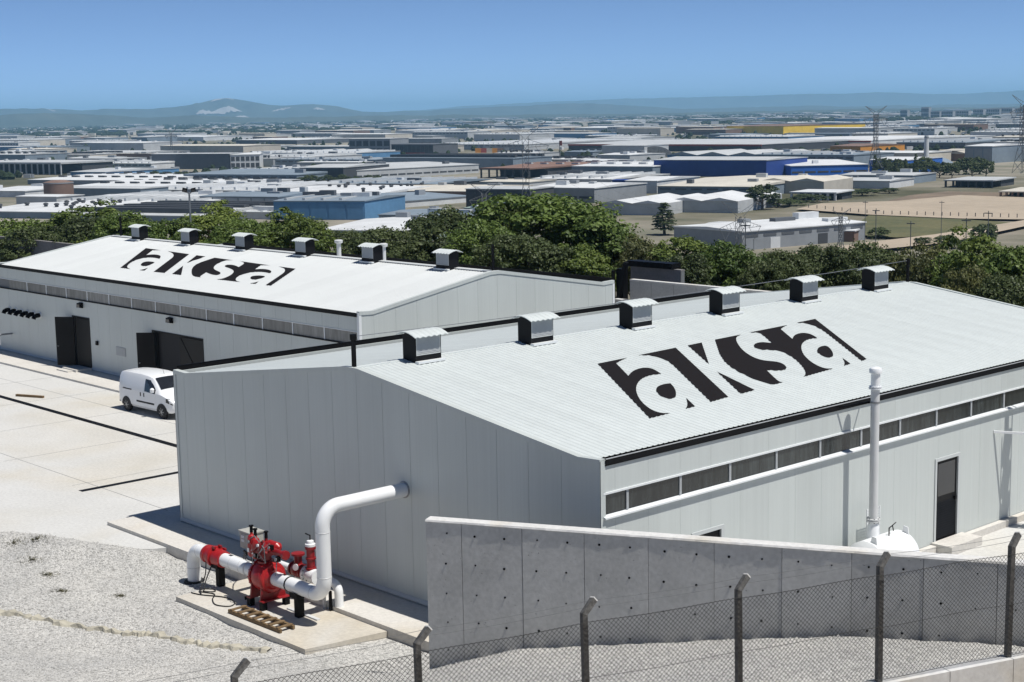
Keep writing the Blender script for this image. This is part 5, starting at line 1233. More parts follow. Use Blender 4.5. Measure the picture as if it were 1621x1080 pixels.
def factory(u0, u1, vb, vt, vbk, wall, roof, label=None, kind='plain', tilt=None, group=None, name='factory', cat='factory', side=None, maxdepth=150, check=False, z=PLAIN, phi=13.0, depth=None):
    if tilt is None: tilt = (vb-vh((u0+u1)/2))*(u1-u0)*math.tan(R(phi))/FPX
    a = gp(u0, vb, z); b = gp(u1, vb+tilt, z)
    ex = (b-a)[:2]; Wd = np.linalg.norm(ex); ex = ex/Wd; ey = np.array([-ex[1], ex[0]])
    if ey@AF[:2] < 0: ey = -ey
    um, vm = (u0+u1)/2, vb+tilt/2
    H = max(3.0, (vm-vt)*(CAM[2]-z)/(vm-vh(um)))
    d0 = (CAM[2]-z)*FPX/(vm-vh(um)); d1 = (CAM[2]-z-H)*FPX/max(vbk-vh(um), 1.5)
    D = depth or min(max(d1-d0, 10), maxdepth)
    o = a[:2]; P4 = np.array([o, o+ex*Wd, o+ex*Wd+ey*D, o+ey*D])
    if check:
        for F in FOOT:
            if sat(P4, F): return None
    FOOT.append(P4)
    ang = math.atan2(ex[1], ex[0]); c = P4.mean(0)
    t = thing(name, label, cat, (c[0], c[1], z), group, rotz=ang)
    hx, hy = Wd/2, D/2
    B = lambda: MB()
    mirror = 1 if ey@np.array([-ex[1], ex[0]]) > 0 else -1
    wm = 'w_'+wall; rm = 'w_'+roof
    F_ = -hy*mirror    # y of the front face
    s_ = -mirror       # outward sign at the front
    if kind == 'columns':
        n = max(6, int(Wd/7))
        lp(B().box(-hx,hx,-hy*0.2,hy,-1,H*0.86), 'wall', 'w_char', t)
        for k in range(n+1):
            x = -hx+k*Wd/n; lp(B().box(x-0.5,x+0.5,F_-0.5,F_+0.5,-1,H*0.86), 'column', wm, t)
        lp(B().box(-hx-1,hx+1,-hy-1,hy+1,H*0.86,H), 'roof', rm, t)
        return t
    body = lp(B().box(-hx,hx,-hy,hy,-1,H), 'wall', wm, t)
    if kind in ('gables','gable'):
        n = 1 if kind == 'gable' else max(2, int(Wd/28)); gw = Wd/n
        for k in range(n):
            x0 = -hx+k*gw; rz = gw*0.09
            lp(B().prism([(x0,-hy-0.6,H+0.02),(x0+gw,-hy-0.6,H+0.02),(x0+gw/2,-hy-0.6,H+rz)], (0,D+1.2,0)), 'roof', rm, t)
    else:
        rf = MB()
        rise = min(1.6, D*0.02)
        rf.prism([(-hx-0.4,-hy-0.4,H+0.01),(-hx-0.4,hy+0.4,H+0.01),(-hx-0.4,hy+0.4,H+0.35),(-hx-0.4,0,H+0.35+rise),(-hx-0.4,-hy-0.4,H+0.35)], (Wd+0.8,0,0))
        ro = lp(rf, 'roof', rm, t)
        if kind in ('skylights','sawtooth'):
            n = max(4, int(Wd/13)); 
            for k in range(n):
                x = -hx+(k+0.5)*Wd/n
                for yy in (-0.55, 0.05, 0.6):
                    if yy*hy+4 < hy: lp(B().hexa([(x-3,yy*hy,H+0.4),(x+3,yy*hy,H+0.4),(x+3,yy*hy+4,H+0.4),(x-3,yy*hy+4,H+0.4)],[(x-3,yy*hy+1.6*(0 if mirror>0 else 1),H+2.4),(x+3,yy*hy+1.6*(0 if mirror>0 else 1),H+2.4),(x+3,yy*hy+2.4,H+2.2),(x-3,yy*hy+2.4,H+2.2)]), 'skylight', 'w_char' if kind == 'skylights' else 'w_light', ro)
        if kind == 'stripes':
            for yy in (-0.7,-0.35,0.0,0.35,0.7):
                y_ = yy*hy; lp(B().box(-hx*0.96,hx*0.96,y_-D*0.03,y_+D*0.03,H+0.4,H+2.1+rise*0.6), 'roof_monitor', 'w_char', ro)
        if kind == 'dots':
            g_ = random.Random(int(u0*7+vb))
            for k in range(16):
                x, y_ = g_.uniform(-0.92,0.92)*hx, g_.uniform(-0.85,0.6)*hy
                lp(B().lathe((x,y_,H+0.5),(0,0,1),[(0,0.9),(1.6,0.9),(1.7,1.3),(2.4,1.2),(2.7,0.3)],8), 'roof_fan', 'w_char', ro)
        if kind in ('plain','bays','strip') and Wd > 30:
            g_ = random.Random(int(u0*3+vb*5))
            for k in range(g_.randint(2, 6)):
                x, y_ = g_.uniform(-0.85,0.85)*hx, g_.uniform(-0.7,0.7)*hy; w_, h_ = g_.uniform(1.5,5), g_.uniform(1.0,2.4)
                lp(B().box(x-w_,x+w_,y_-1.5,y_+1.5,H+0.3,H+h_+rise), 'roof_unit', g_.choice(['w_light','w_grey','w_white','w_dark']), ro)
            if g_.random() < 0.6:
                for k in range(int(Wd/9)): lp(B().box(-hx+4+k*9,-hx+5.4+k*9,-hy*0.9,hy*0.9,H+0.36,H+0.42+rise), 'skylight_strip', 'w_light' if roof != 'light' else 'w_white', ro)
    if kind in ('strip','bays','plain') and H > 5:
        n = max(3, min(16, int(Wd/8)))
        if kind == 'strip':
            for k in range(n):
                x0 = -hx+(k+0.08)*Wd/n; x1 = -hx+(k+0.92)*Wd/n
                lp(B().box(x0,x1,F_,F_+s_*0.15,H*0.30,H*0.46), 'window', 'w_char', t)
        elif kind == 'bays':
            for k in range(n):
                x0 = -hx+(k+0.06)*Wd/n; x1 = -hx+(k+0.94)*Wd/n
                lp(B().box(x0,x1,F_,F_+s_*0.18,H*0.06,H*0.90), 'bay_panel', side and 'w_'+side or wm, t)
        else:
            g_ = random.Random(int(u0+vb*9))
            for k in range(g_.randint(1, 3)):
                x = g_.uniform(-0.8,0.8)*hx; lp(B().box(x-2.2,x+2.2,F_,F_+s_*0.15,-0.5,min(4.6,H*0.6)), 'loading_door', g_.choice(['w_white','w_grey','w_char']), t)
            if g_.random() < 0.6:
                for k in range(n):
                    x0 = -hx+(k+0.15)*Wd/n; x1 = -hx+(k+0.85)*Wd/n; lp(B().box(x0,x1,F_,F_+s_*0.12,H*0.70,H*0.84), 'window', 'w_dark', t)
    if kind == 'fascia':
        lp(B().box(-hx-0.6,hx+0.6,F_,F_+s_*0.6,H*0.8,H+0.4), 'fascia', 'w_'+side, t)
    if kind == 'twotone':
        lp(B().box(hx-Wd*0.17,hx+0.3,F_+s_*0.02,F_+s_*0.3,-0.5,H+0.2), 'end_panel', 'w_'+side, t)
    if kind == 'glass':
        for k in range(10): lp(B().box(-hx+(k+0.05)*Wd/10,-hx+(k+0.95)*Wd/10,F_,F_+s_*0.2,H*0.3,H*0.92), 'window', 'w_char', t)
        lp(B().box(-hx,hx*0.6,F_,F_+s_*0.5,H*0.22,H*0.30), 'red_band', 'w_red', t)
    if kind == 'frame':
        for j in range(2):
            for k in range(6): lp(B().box(-hx+(k+0.12)*Wd/6,-hx+(k+0.88)*Wd/6,F_,F_+s_*0.2,H*(0.12+0.45*j),H*(0.42+0.45*j)), 'window', 'w_char', t)
    return t
# u0,u1, base v, front top v, roof back v, wall, roof, label, kind, extras
FB = [
 (1175,1369,397,360,337,'grey','white','grey warehouse with white roof nearest behind the trees at right','plain',dict(tilt=-17,depth=34)),
 (1292,1352,382,366,358,'brown','white','small open fronted shed beside the grey warehouse','plain',dict(maxdepth=14)),
 (1108,1176,372,366,352,'red','light','red walled lean-to at the left end of the grey warehouse','plain',dict(maxdepth=40)),
 (505,664,382,366,345,'green','white','low pale roofed shed just behind the far hall trees','strip',dict(maxdepth=90)),
 (434,578,348,319,310,'sky','bluegrey','light blue panelled factory left of centre','bays',dict(side='sky',maxdepth=60,tilt=0.5)),
 (581,745,334,318,304,'white','bluegrey','long white walled factory joined right of the light blue one','strip',dict(tilt=-14,maxdepth=70)),
 (600,760,352,343,333,'bluegrey','bluegrey','low blue grey roof in front of the long white wall','plain',dict(maxdepth=60)),
 (735,848,343,331,322,'light','green','low pale green shed under the lattice pole','plain',dict(maxdepth=40)),
 (738,840,330,300,296,'char','light','dark open plant building left of the big pylon','frame',dict(maxdepth=40)),
 (840,941,320,298,292,'grey','white','grey hall with window band behind the tallest tree','strip',dict(depth=55,phi=18)),
 (969,989,304,286,283,'navy','navy','narrow navy blue sign tower on the white building','flat',dict(maxdepth=12)),
 (990,1040,306,287,280,'white','white','white building right of the navy sign tower','plain',dict(maxdepth=60)),
 (1041,1192,312,296,279,'bluegrey','cream','wide cream roofed warehouse with blue grey wall','plain',dict(maxdepth=150)),
 (952,1052,340,322,308,'light','white','white sheds with double gables, left one','gables',dict(maxdepth=60)),
 (1056,1168,336,318,304,'light','white','white sheds with double gables, right one','gables',dict(maxdepth=60)),
 (1035,1213,279,254,249,'navy','light','long dark blue factory with flat front','flat',dict(depth=64)),
 (1252,1374,279,262,248,'blue','white','bright blue factory with white roof, left part','strip',dict(tilt=-3,maxdepth=120)),
 (1376,1436,275,254,249,'blue','white','bright blue factory end with small white mark','flat',dict(maxdepth=60)),
 (905,1033,279,264,255,'bluegrey','white','white stepped roof factory left of the dark blue one','sawtooth',dict(maxdepth=90)),
 (800,925,275,264,257,'beige','terra','brown tiled roofs beside the big pylon','sawtooth',dict(maxdepth=90)),
 (1200,1304,306,287,281,'beige','cream','beige warehouse with shallow gables at right','gables',dict(maxdepth=70)),
 (1253,1322,317,304,299,'white','white','white canopy in front of the beige warehouse','columns',dict(maxdepth=25)),
 (1306,1408,298,287,281,'white','light','low white shed right of the beige warehouse','strip',dict(maxdepth=40)),
 (1330,1444,290,278,273,'bluegrey','light','low blue grey shed before the bright blue factory','plain',dict(maxdepth=40)),
 (1497,1570,297,285,277,'char','light','open sheds with pale roofs right of the grove','columns',dict(maxdepth=40)),
 (1584,1640,314,303,296,'brown','cream','brown sheds cut by the right edge','columns',dict(maxdepth=40)),
 (1527,1570,258,232,229,'bluegrey','white','tall blue grey plant block at right','bays',dict(side='grey',depth=60,phi=18)),
 (953,1020,249,231,228,'light','light','pale windowless box hall before the arched shed','flat',dict(maxdepth=40)),
 (900,1205,239,229,221,'char','light','long dark hall with red edged pale roof','fascia',dict(side='red',maxdepth=250)),
 (1207,1378,233,223,213,'white','white','long white roofed hall with red fascia, right of the dark one','fascia',dict(side='red',maxdepth=250)),
 (1150,1240,213,200,198,'yellow','brown','yellow and ochre hall standing above the white roofs','flat',dict(depth=190)),
 (1314,1362,242,232,231,'orange','brown','small orange hall behind the blue factory','flat',dict(depth=80)),
 (1419,1528,236,226,221,'dark','bluegrey','long dark roofed works right of the big white chimney','strip',dict(maxdepth=120)),
 (620,686,247,229,226,'dark','dark','dark glass office block with a red band','glass',dict(maxdepth=40)),
 (553,618,246,220,217,'grey','light','grey stepped office block beside the dark glass one','frame',dict(maxdepth=30)),
 (690,830,237,229,221,'light','light','long pale hall right of the dark glass block','plain',dict(maxdepth=250)),
 (475,544,287,266,261,'char','light','charcoal fronted hall with small white sign','flat',dict(maxdepth=100,tilt=0)),
 (546,758,286,266,252,'light','light','long pale grey wall joined to the charcoal fronted hall','strip',dict(tilt=-12,maxdepth=120)),
 (762,838,282,266,259,'char','terra','dark open hall with rusty roof left of the pylon','columns',dict(maxdepth=60)),
 (400,473,284,270,265,'white','light','white walled hall left of the charcoal one','plain',dict(maxdepth=60)),
 (241,364,268,244,243,'dark','light','big dark grey windowless box hall at left','flat',dict(maxdepth=60,tilt=0)),
 (365.5,412,268,245,243,'white','white','white framed office end of the dark box hall','frame',dict(maxdepth=60,tilt=-1)),
 (291,470,289,277,266,'bluegrey','bluegrey','grey roofed factory behind the row of street trees','plain',dict(maxdepth=110)),
 (-45,97,276,257,254,'light','light','unfinished colonnaded frame hall at the left edge','columns',dict(maxdepth=60)),
 (100,240,269,259,252,'white','white','low white warehouse between colonnade and dark box hall','plain',dict(maxdepth=60)),
 (44,240,292,286,274,'grey','white','wide white factory roof with dark skylights, back one','skylights',dict(maxdepth=120)),
 (110,308,303,298,283,'light','white','wide white factory roof with dark skylights, front one','skylights',dict(maxdepth=110)),
 (108,223,313,299,296,'bluegrey','light','long blue grey block among the white roofs','flat',dict(maxdepth=25)),
 (95,316,329,321,309,'grey','white','broad flat white roofed hall at left','plain',dict(maxdepth=90)),
 (225,430,309,304,291,'light','light','broad pale grey roof right of the blue grey block','plain',dict(maxdepth=90)),
 (-40,112,345,339,322,'bluegrey','white','white roof dotted with black fans at left edge','dots',dict(maxdepth=80)),
 (116,320,351,346,327,'bluegrey','light','roof with long black monitor strips at left','stripes',dict(maxdepth=100)),
 (317,440,328,312,305,'grey','bluegrey','grey panelled factory left of the light blue one','bays',dict(side='light',maxdepth=70)),
 (322,432,346,342,333,'light','light','low pale roof right of the floodlight mast','plain',dict(maxdepth=60)),
 (26,90,323,312,309,'light','white','small white plant blocks at left','strip',dict(maxdepth=25)),
 (-30,40,312,303,296,'white','white','white roofed hall at the far left edge','plain',dict(maxdepth=90)),
 (508,690,298,294,284,'char','bluegrey','broad blue grey shallow roof in the centre left','plain',dict(maxdepth=90)),
 (422,600,314,308,295,'light','white','wide white roof with small dark fans behind the blue factory','dots',dict(maxdepth=90)),
 (604,747,311,306,294,'brown','cream','wide cream roof right of the one with fans','plain',dict(maxdepth=90)),
 (760,838,296,291,285,'light','cream','cream roof left of the pylon foot','plain',dict(maxdepth=70)),
 (842,968,291,286,276,'light','white','long white roof behind the grey window band hall','plain',dict(maxdepth=100)),
 (270,322,223,217,215,'white','white','bright white arched hall far left','flat',dict(maxdepth=120)),
 (374,470,228,222,219,'dark','white','white roofed dark hall far behind the box hall','flat',dict(maxdepth=150)),
]
FB2 = []
import re
def short(l):
    w_ = re.split(r' (?:with|left|right|behind|beside|at|before|among|joined|in|nearest|under|just|between|standing|cut|above|on)\b', l.split(',')[0])[0].split()
    return ' '.join(w_[:6])
for u0, u1, vb, vt, vbk, wc_, rc_, lab, kd, ex in FB: factory(u0, u1, vb, vt, vbk, wc_, rc_, lab, kd, **ex)
# arched shed, tanks, dome, chimney
def at(u, v, z=PLAIN): return gp(u, v, z)
p = at(1036, 249); ash = thing('arched_shed', 'grey half round arched shed beside the pale box hall', 'shed', p)
ar = [(18*math.cos(a), 0, 11*math.sin(a)-0.5) for a in np.linspace(0, math.pi, 15)]
o = MB().prism(ar, (0,60,0)).build('shell', 'w_light', None, True); o.parent = ash
for k in range(5):
    o = MB().prism([(18.3*math.cos(a),k*14,11.3*math.sin(a)-0.5) for a in np.linspace(0, math.pi, 15)], (0,1.2,0)).build('rib', 'w_grey'); o.parent = ash
ash.rotation_euler = (0,0,-YAW)
p = at(94, 317); tk = thing('storage_tank', 'squat round brown grey tank among the white blocks', 'tank', p)
o = MB().lathe((0,0,-1),(0,0,1),[(0,8.5),(11.5,8.5),(12.6,4),(12.8,0.2)],24).build('shell', 'w_brown', None, True); o.parent = tk
o = MB().lathe((0,0,9.8),(0,0,1),[(0,8.7),(0.6,8.7)],24).build('rim', 'w_grey', None, True); o.parent = tk
p = at(1466, 259); ch = thing('chimney', 'tall white chimney beside the grove', 'chimney', p)
o = MB().lathe((0,0,-1),(0,0,1),[(0,2.4),(22,1.7),(23,1.7)],14).build('shaft', 'w_white', None, True); o.parent = ch
o = MB().lathe((0,0,20),(0,0,1),[(0,1.95),(1.0,1.95)],14).build('ring', 'w_grey', None, True); o.parent = ch
p = at(1484, 268); dm = thing('dome_shed', 'low grey dome beside the white chimney', 'dome', p)
o = MB().lathe((0,0,-1),(0,0,1),[(0,13),(3,12.6),(6,10.5),(8.2,7),(9.3,3),(9.5,0.2)],24).build('shell', 'w_bluegrey', None, True); o.parent = dm
o = MB().lathe((0,0,-1),(0,0,1),[(0,13.4),(1.6,13.4)],24).build('base_ring', 'w_grey', None, True); o.parent = dm
# far apartment blocks on the right horizon
for u0, u1, vb, vt, lab in ((1458,1470,187,170,'lone tower block on the right horizon'),(1473,1487,187,176,'low flat block right of the lone tower'),(1490,1508,187,175.5,'pale apartment slab on the right horizon, first'),(1511,1533,186,175,'wide apartment slab in the middle of the right skyline'),(1540,1556,185,173,'apartment block right of the wide slab'),(1561,1582,184,172,'apartment block with pale top near the right edge'),(1585,1602,184,171,'apartment block second from the right edge'),(1604,1625,183,171,'apartment block cut by the right edge'),(1425,1436,187,174,'grey block left of the lone tower'),(690,700,206,200,'small cube block on the left centre horizon')):
    factory(u0, u1, vb, vt, vt, 'light', 'grey', lab, 'frame', name='apartment_block', cat='building', maxdepth=30)
# flag on a pole, containers
p = at(886, 258); fp = thing('flag_pole', 'flag pole with red flag right of the big pylon', 'flag', p)
o = MB().lathe((0,0,0),(0,0,1),[(0,0.35),(20,0.2)],8).build('pole', 'w_char'); o.parent = fp
o = MB().box(0.3,3.4,-0.1,0.1,15.5,20).build('flag_cloth', 'w_red'); o.parent = fp
for i, (u, c_) in enumerate(((757,'orange'),(766,'red'),(775,'beige'),(784,'orange'),(792,'brown'))):
    p = at(u, 242); b = MB().box(-3.5,3.5,-1.3,1.3,0,5.2); o = b.build('shipping_container', 'w_'+c_); o.location = p; o.rotation_euler = (0,0,-YAW)
    tag(o, f'stacked {["orange","red","beige","orange","brown"][i]} containers, number {["one","two","three","four","five"][i]} from the left in the far yard', 'container')
# the rest of the sprawl
PAL = [('white','white'),('light','white'),('light','light'),('grey','white'),('grey','light'),('light','light'),('bluegrey','light'),('beige','cream'),('white','light'),('sky','light'),('brown','beige'),('light','white'),('grey','light'),('cream','white'),('bluegrey','bluegrey')]
g_ = random.Random(21); made = 0; tries = 0; cnt = {}
while made < 330 and tries < 9000:
    tries += 1
    u = g_.uniform(-80, 1660); dv = g_.choice([g_.uniform(9,20), g_.uniform(16,40), g_.uniform(30,95), g_.uniform(70,165)]); vb = vh(u)+dv
    if (u > 1395 and vb > 268) or (u > 1150 and vb > 300) or vb > 352: continue
    if u < 520 and dv < 28 and g_.random() < 0.75: continue
    sc = dv/45.5
    Wm = g_.uniform(28, 110); Dm = g_.uniform(25, 80); Hm = g_.uniform(6, 13)
    if dv > 60: Wm = g_.uniform(20, 120); Dm = g_.uniform(15, 90); Hm = g_.uniform(5, 9)
    top_ = vb-Hm*sc; uu1 = u+Wm*sc
    if any(u < f[1] and uu1 > f[0] and vb > f[2]-1 and top_ < f[2]-0.18*(f[2]-f[3]) for f in FB): continue
    wc_, rc_ = g_.choice(PAL)
    band = 'faintest horizon strip' if dv < 18 else ('far sprawl' if dv < 40 else 'middle sprawl')
    sec = 'left' if u < 540 else ('centre' if u < 1080 else 'right')
    colw = {'white':'white','light':'pale','cream':'cream','grey':'grey','beige':'beige','bluegrey':'blue grey'}[rc_]
    lab = f'small {colw} roofed shed in the {band} at {sec}'; grp = f'{colw} roofed sheds, {band}, {sec}'
    if dv > 20:
        uc = (u+uu1)/2; f = min(FB, key=lambda f: max(f[0]-uc, uc-f[1], 0)+2.2*abs(f[2]-vb)+0.15*abs((f[0]+f[1])/2-uc))
        rel = 'left of' if uc < f[0] else ('right of' if uc > f[1] else ('in front of' if vb > f[2] else 'behind'))
        wcol = {'white':'white','light':'pale','grey':'grey','dark':'dark','bluegrey':'blue grey','beige':'beige','sky':'sky blue','brown':'brown','char':'black','cream':'cream'}[wc_]
        siz = 'wide' if Wm > 75 else ('small' if Wm < 45 else 'mid-sized')
        l2 = f'{siz} {colw} roofed {wcol} walled shed {rel} the {short(f[7])}'
        lab = l2 if l2 not in cnt else f'{colw} roofed {wcol} walled shed {band.split()[0]} {rel} the {short(f[7])}'
        if lab in cnt: lab = f'one of the small {colw} roofed {wcol} sheds around the {short(f[7])}'; grp = f'sheds around the {short(f[7])}'
    kd = g_.choice(['plain','plain','flat','strip','dots','stripes','skylights','gables'] if dv > 60 else ['plain','plain','flat','strip','flat']) if dv > 30 else 'flat'
    t = factory(u, u+Wm*sc, vb, vb-Hm*sc, 0, wc_, rc_, lab, kd, phi=g_.uniform(4,22), group=grp, name='shed', cat='shed', maxdepth=Dm, check=True)
    if t: made += 1; cnt[lab] = 1
# specks of far town and dark tree belts that read as one mass
def belt(name, m, n, dvr, size, label, seed, hgt, box):
    r_ = np.random.default_rng(seed); vs = []; fs = []; FC = np.array([F.mean(0) for F in FOOT])
    for i in range(n):
        u = r_.uniform(-120, 1740); dv = r_.uniform(*dvr)
        if r_.random() < 0.5: dv = dvr[0]+(dv-dvr[0])*0.5
        p = gp(u, vh(u)+dv, PLAIN); s = r_.uniform(*size); h = r_.uniform(*hgt)
        q = p[:2]
        inside = False
        for kf in np.nonzero((np.abs(FC-q) < 190).all(1))[0]:
            if sat(np.array([q+[s,s],q+[-s,s],q-[s,s],q+[s,-s]]), FOOT[kf]): inside = True; break
        if inside: continue
        b = len(vs)
        if box:
            a = r_.uniform(0, 1.57); ca, sa = math.cos(a)*s, math.sin(a)*s; k = r_.uniform(0.4, 1)
            for z in (-1, h): vs += [(q[0]+ca+sa*k, q[1]+sa-ca*k, PLAIN+z),(q[0]-ca+sa*k, q[1]-sa-ca*k, PLAIN+z),(q[0]-ca-sa*k, q[1]-sa+ca*k, PLAIN+z),(q[0]+ca-sa*k, q[1]+sa+ca*k, PLAIN+z)]
            fs += [tuple(b+i_ for i_ in f) for f in ((4,5,6,7),(0,1,5,4),(1,2,6,5),(2,3,7,6),(3,0,4,7))]
        else:
            for j, (rr, zz) in enumerate(((0.8,0.0),(1.0,0.45),(0.6,0.85))):
                for k in range(7):
                    a = k*0.898+j*0.4; w_ = r_.uniform(0.75,1.25); vs.append((q[0]+math.cos(a)*s*rr*w_, q[1]+math.sin(a)*s*rr*w_, PLAIN-0.5+zz*h*r_.uniform(0.85,1.15)))
            vs.append((q[0], q[1], PLAIN+h))
            for j in range(2):
                for k in range(7): fs.append((b+j*7+k, b+j*7+(k+1)%7, b+(j+1)*7+(k+1)%7, b+(j+1)*7+k))
            for k in range(7): fs.append((b+14+k, b+14+(k+1)%7, b+21))
    me = bpy.data.meshes.new(name); me.from_pydata(vs, [], fs); me.update(); return tag(place(me, name, m), label, None, kind='stuff')
M['far_green'] = mat('far_foliage', (0.030,0.044,0.022), 1.0, 0, var=0.5, vscale=0.05, spec=0.1)
belt('far_woods', 'far_green', 8000, (6.0, 24), (6, 20), 'dark belts of trees across the far plain', 5, (5, 11), False)
belt('scattered_trees', 'far_green', 1500, (22, 92), (2.5, 5.0), 'scattered dark trees between the factories', 6, (4, 8), False)
belt('far_town', 'w_white', 650, (8, 24), (6, 16), 'specks of pale far houses on the plain', 7, (5, 10), True)
belt('far_town', 'w_cream', 350, (9, 30), (6, 13), 'specks of cream far houses on the plain', 8, (5, 9), True)
# yards: lorries, heaps
belt('yard_clutter', 'w_grey', 900, (26, 92), (1.5, 4.0), 'grey clutter of vehicles and stacks between the factories', 9, (1.8, 3.6), True)
belt('yard_clutter', 'w_white', 500, (26, 92), (1.5, 3.5), 'white clutter of vehicles and stacks between the factories', 10, (1.8, 3.4), True)
# fields, tracks on the plain
def field(name, pts, m, label, dz):
    P_ = [gp(u, v, PLAIN+dz) for u, v in pts]; n = len(P_)
    o = MB().add(P_, [tuple(range(n))]).build(name, m)
    if o.data.polygons[0].normal.z < 0: o.data.flip_normals()
    return struct(o, label)
M['tan'] = mat('tan_soil', (0.40,0.335,0.255), 1.0, 0, var=0.18, vscale=0.03, fine=0.08, fscale=0.3); M['umber'] = mat('umber_soil', (0.20,0.155,0.11), 1.0, 0, var=0.35, vscale=0.04, fine=0.2, fscale=0.4)
M['grass'] = mat('dry_grass', (0.135,0.125,0.055), 1.0, 0, col2=(0.075,0.085,0.035), vscale=0.05, fine=0.2, fscale=0.6); M['asph'] = mat('pale_road', (0.24,0.23,0.215), 0.95, var=0.2, vscale=0.05)
field('brown_field', [(1390,322),(1440,309),(1500,303),(1640,306),(1660,322),(1500,330)], 'umber', 'ploughed brown field at right', 0.6)
field('tan_field', [(1260,331),(1300,322),(1420,318),(1520,309),(1640,313),(1660,348),(1520,346),(1380,340)], 'tan', 'bare tan soil lot at right', 0.9)
field('grass_field', [(1360,352),(1375,341),(1520,347),(1600,352),(1560,368),(1420,376),(1360,372)], 'grass', 'dry green field between the tan lot and the track', 0.9)
field('dirt_track', [(1230,404),(1370,384),(1480,371),(1600,352),(1660,342),(1660,350),(1500,384),(1380,396),(1240,412)], 'tan', 'pale dirt track curving behind the trees', 1.2)
field('grass_field', [(95,276),(100,270),(245,268),(245,275)], 'grass', 'strip of grass before the low white warehouse', 0.6)
# fence of posts round the tan lot
lf = thing('lot_fence', 'thin post fence round the tan lot', 'fence', gp(1400,341,PLAIN))
prev = None
for i in range(26):
    u = 1280+i*13.2; v = 331+ (341-331)*min(1,i/8) + max(0,i-8)*0.35
    q = gp(u, v, PLAIN+0.3); o = wp(MB().box(q[0]-0.12,q[0]+0.12,q[1]-0.12,q[1]+0.12,PLAIN,PLAIN+2.4), 'fence_post', 'w_char', lf)
# ---------------------------------------------------------------- pylons, poles
M['lattice'] = mat('lattice_steel', (0.14,0.15,0.16), 0.6, 0.2)
def pylon(u, vtop, d, h, label, rot=0.0, base=None):
    dr = AR*((u-810.5)/FPX)+AU*((540-vtop)/FPX)+AF; p = CAM+dr*d
    zb = p[2]-h
    t = thing('power_pylon', label, 'pylon', (p[0],p[1],zb), rotz=-YAW+rot)
    wB, wW, wT = h*0.085, h*0.028, h*0.028; hb = h*0.42
    tw = MB(); th_ = d*0.00024
    lv = [0, h*0.14, h*0.27, hb, h*0.52, h*0.62, h*0.72, h*0.80, h*0.87]
    wd = [float(np.interp(z, [0,hb,h], [wB,wW,wT])) for z in lv]
    for i in range(len(lv)-1):
        for sx, sy in ((1,1),(1,-1),(-1,-1),(-1,1)):
            tw.beam((sx*wd[i],sy*wd[i],lv[i]),(sx*wd[i+1],sy*wd[i+1],lv[i+1]),th_)
        for (a, b) in (((1,1),(1,-1)),((1,-1),(-1,-1)),((-1,-1),(-1,1)),((-1,1),(1,1))):
            tw.beam((a[0]*wd[i],a[1]*wd[i],lv[i]),(b[0]*wd[i+1],b[1]*wd[i+1],lv[i+1]),th_*0.65)
            tw.beam((b[0]*wd[i],b[1]*wd[i],lv[i]),(a[0]*wd[i+1],a[1]*wd[i+1],lv[i+1]),th_*0.65)
    o = tw.build('tower_body', 'lattice'); o.parent = t
    zt = lv[-1]
    for s in (1,-1):
        e = h*0.20
        ar_ = MB().beam((s*wT,0,zt),(s*e*0.95,0,h),th_*1.1).beam((0,0,zt*1.04),(s*e*0.95,0,h),th_*0.8)
        for k in range(1,6): ar_.beam((s*e*0.95*k/6,0,zt+(h-zt)*k/6),(s*e*0.95*(k-0.5)/6,0,zt*1.04+(h-zt*1.04)*(k-0.5)/6),th_*0.6)
        o = ar_.build('horn', 'lattice'); o.parent = t
        zc = h*0.78
        ca = MB().beam((s*wT,0,zc+h*0.06),(s*e*1.08,0,zc),th_*1.1).beam((s*wT,0,zc-h*0.01),(s*e*1.08,0,zc),th_*1.1)
        for k in range(1,6): ca.beam((s*e*1.08*k/6,0,zc+h*0.06*(1-k/6)),(s*e*1.08*(k-0.5)/6,0,zc-h*0.01*(1-k/6)),th_*0.6)
        o = ca.build('cross_arm', 'lattice'); o.parent = t
        ins = MB().beam((s*e*1.05,0,zc),(s*e*0.75,0,zc-h*0.10),th_*0.9).beam((s*e*0.45,0,zc),(s*e*0.75,0,zc-h*0.10),th_*0.9)
        o = ins.build('insulator', 'lattice'); o.parent = t
    return t
pylon(831,193,560,40,'big lattice pylon behind the tallest tree')
pylon(1387,168,1000,40,'second lattice pylon behind the bright blue factory',0.25)
pylon(1621,150,830,42,'lattice pylon cut by the right edge',0.4)
pylon(270,205,1900,34,'faint lattice pylon above the dark box hall',0.3)
pylon(766,291,420,20,'small lattice pole left of the big pylon',0.3)
pylon(1331,332,430,14,'short lattice pole beside the small open shed',0.3)
pylon(1172,318,330,26,'lattice portal mast left of the grey warehouse',0.5)
# street lights, poles
def pole(u, vtop, d, h, label, m='steel', r=0.09):
    dr = AR*((u-810.5)/FPX)+AU*((540-vtop)/FPX)+AF; p = CAM+dr*d
    t = thing('utility_pole', label, 'pole', (p[0],p[1],p[2]-h))
    o = MB().lathe((0,0,0),(0,0,1),[(0,r*1.3),(h,r)],8).build('pole', m, None, True); o.parent = t
    o = MB().box(-0.8,0.8,-0.08,0.08,h-0.5,h-0.35).build('cross_bar', m); o.parent = t
    return t
for u, v, d, h, l in ((1387,330,300,22,'thin pole at the left of the dry field'),(1442,350,260,18,'thin pole in the middle of the dry field'),(1565,334,280,20,'thin pole right of the dry field'),(1180,352,200,10,'dark pole at the corner of the grey warehouse'),(1491,318,420,14,'small pole on the tan lot'),(1530,345,240,16,'thin pole before the round tree'),(1370,318,420,18,'pole behind the grey warehouse')): pole(u, v, d, h, l, 'lattice', 0.07)
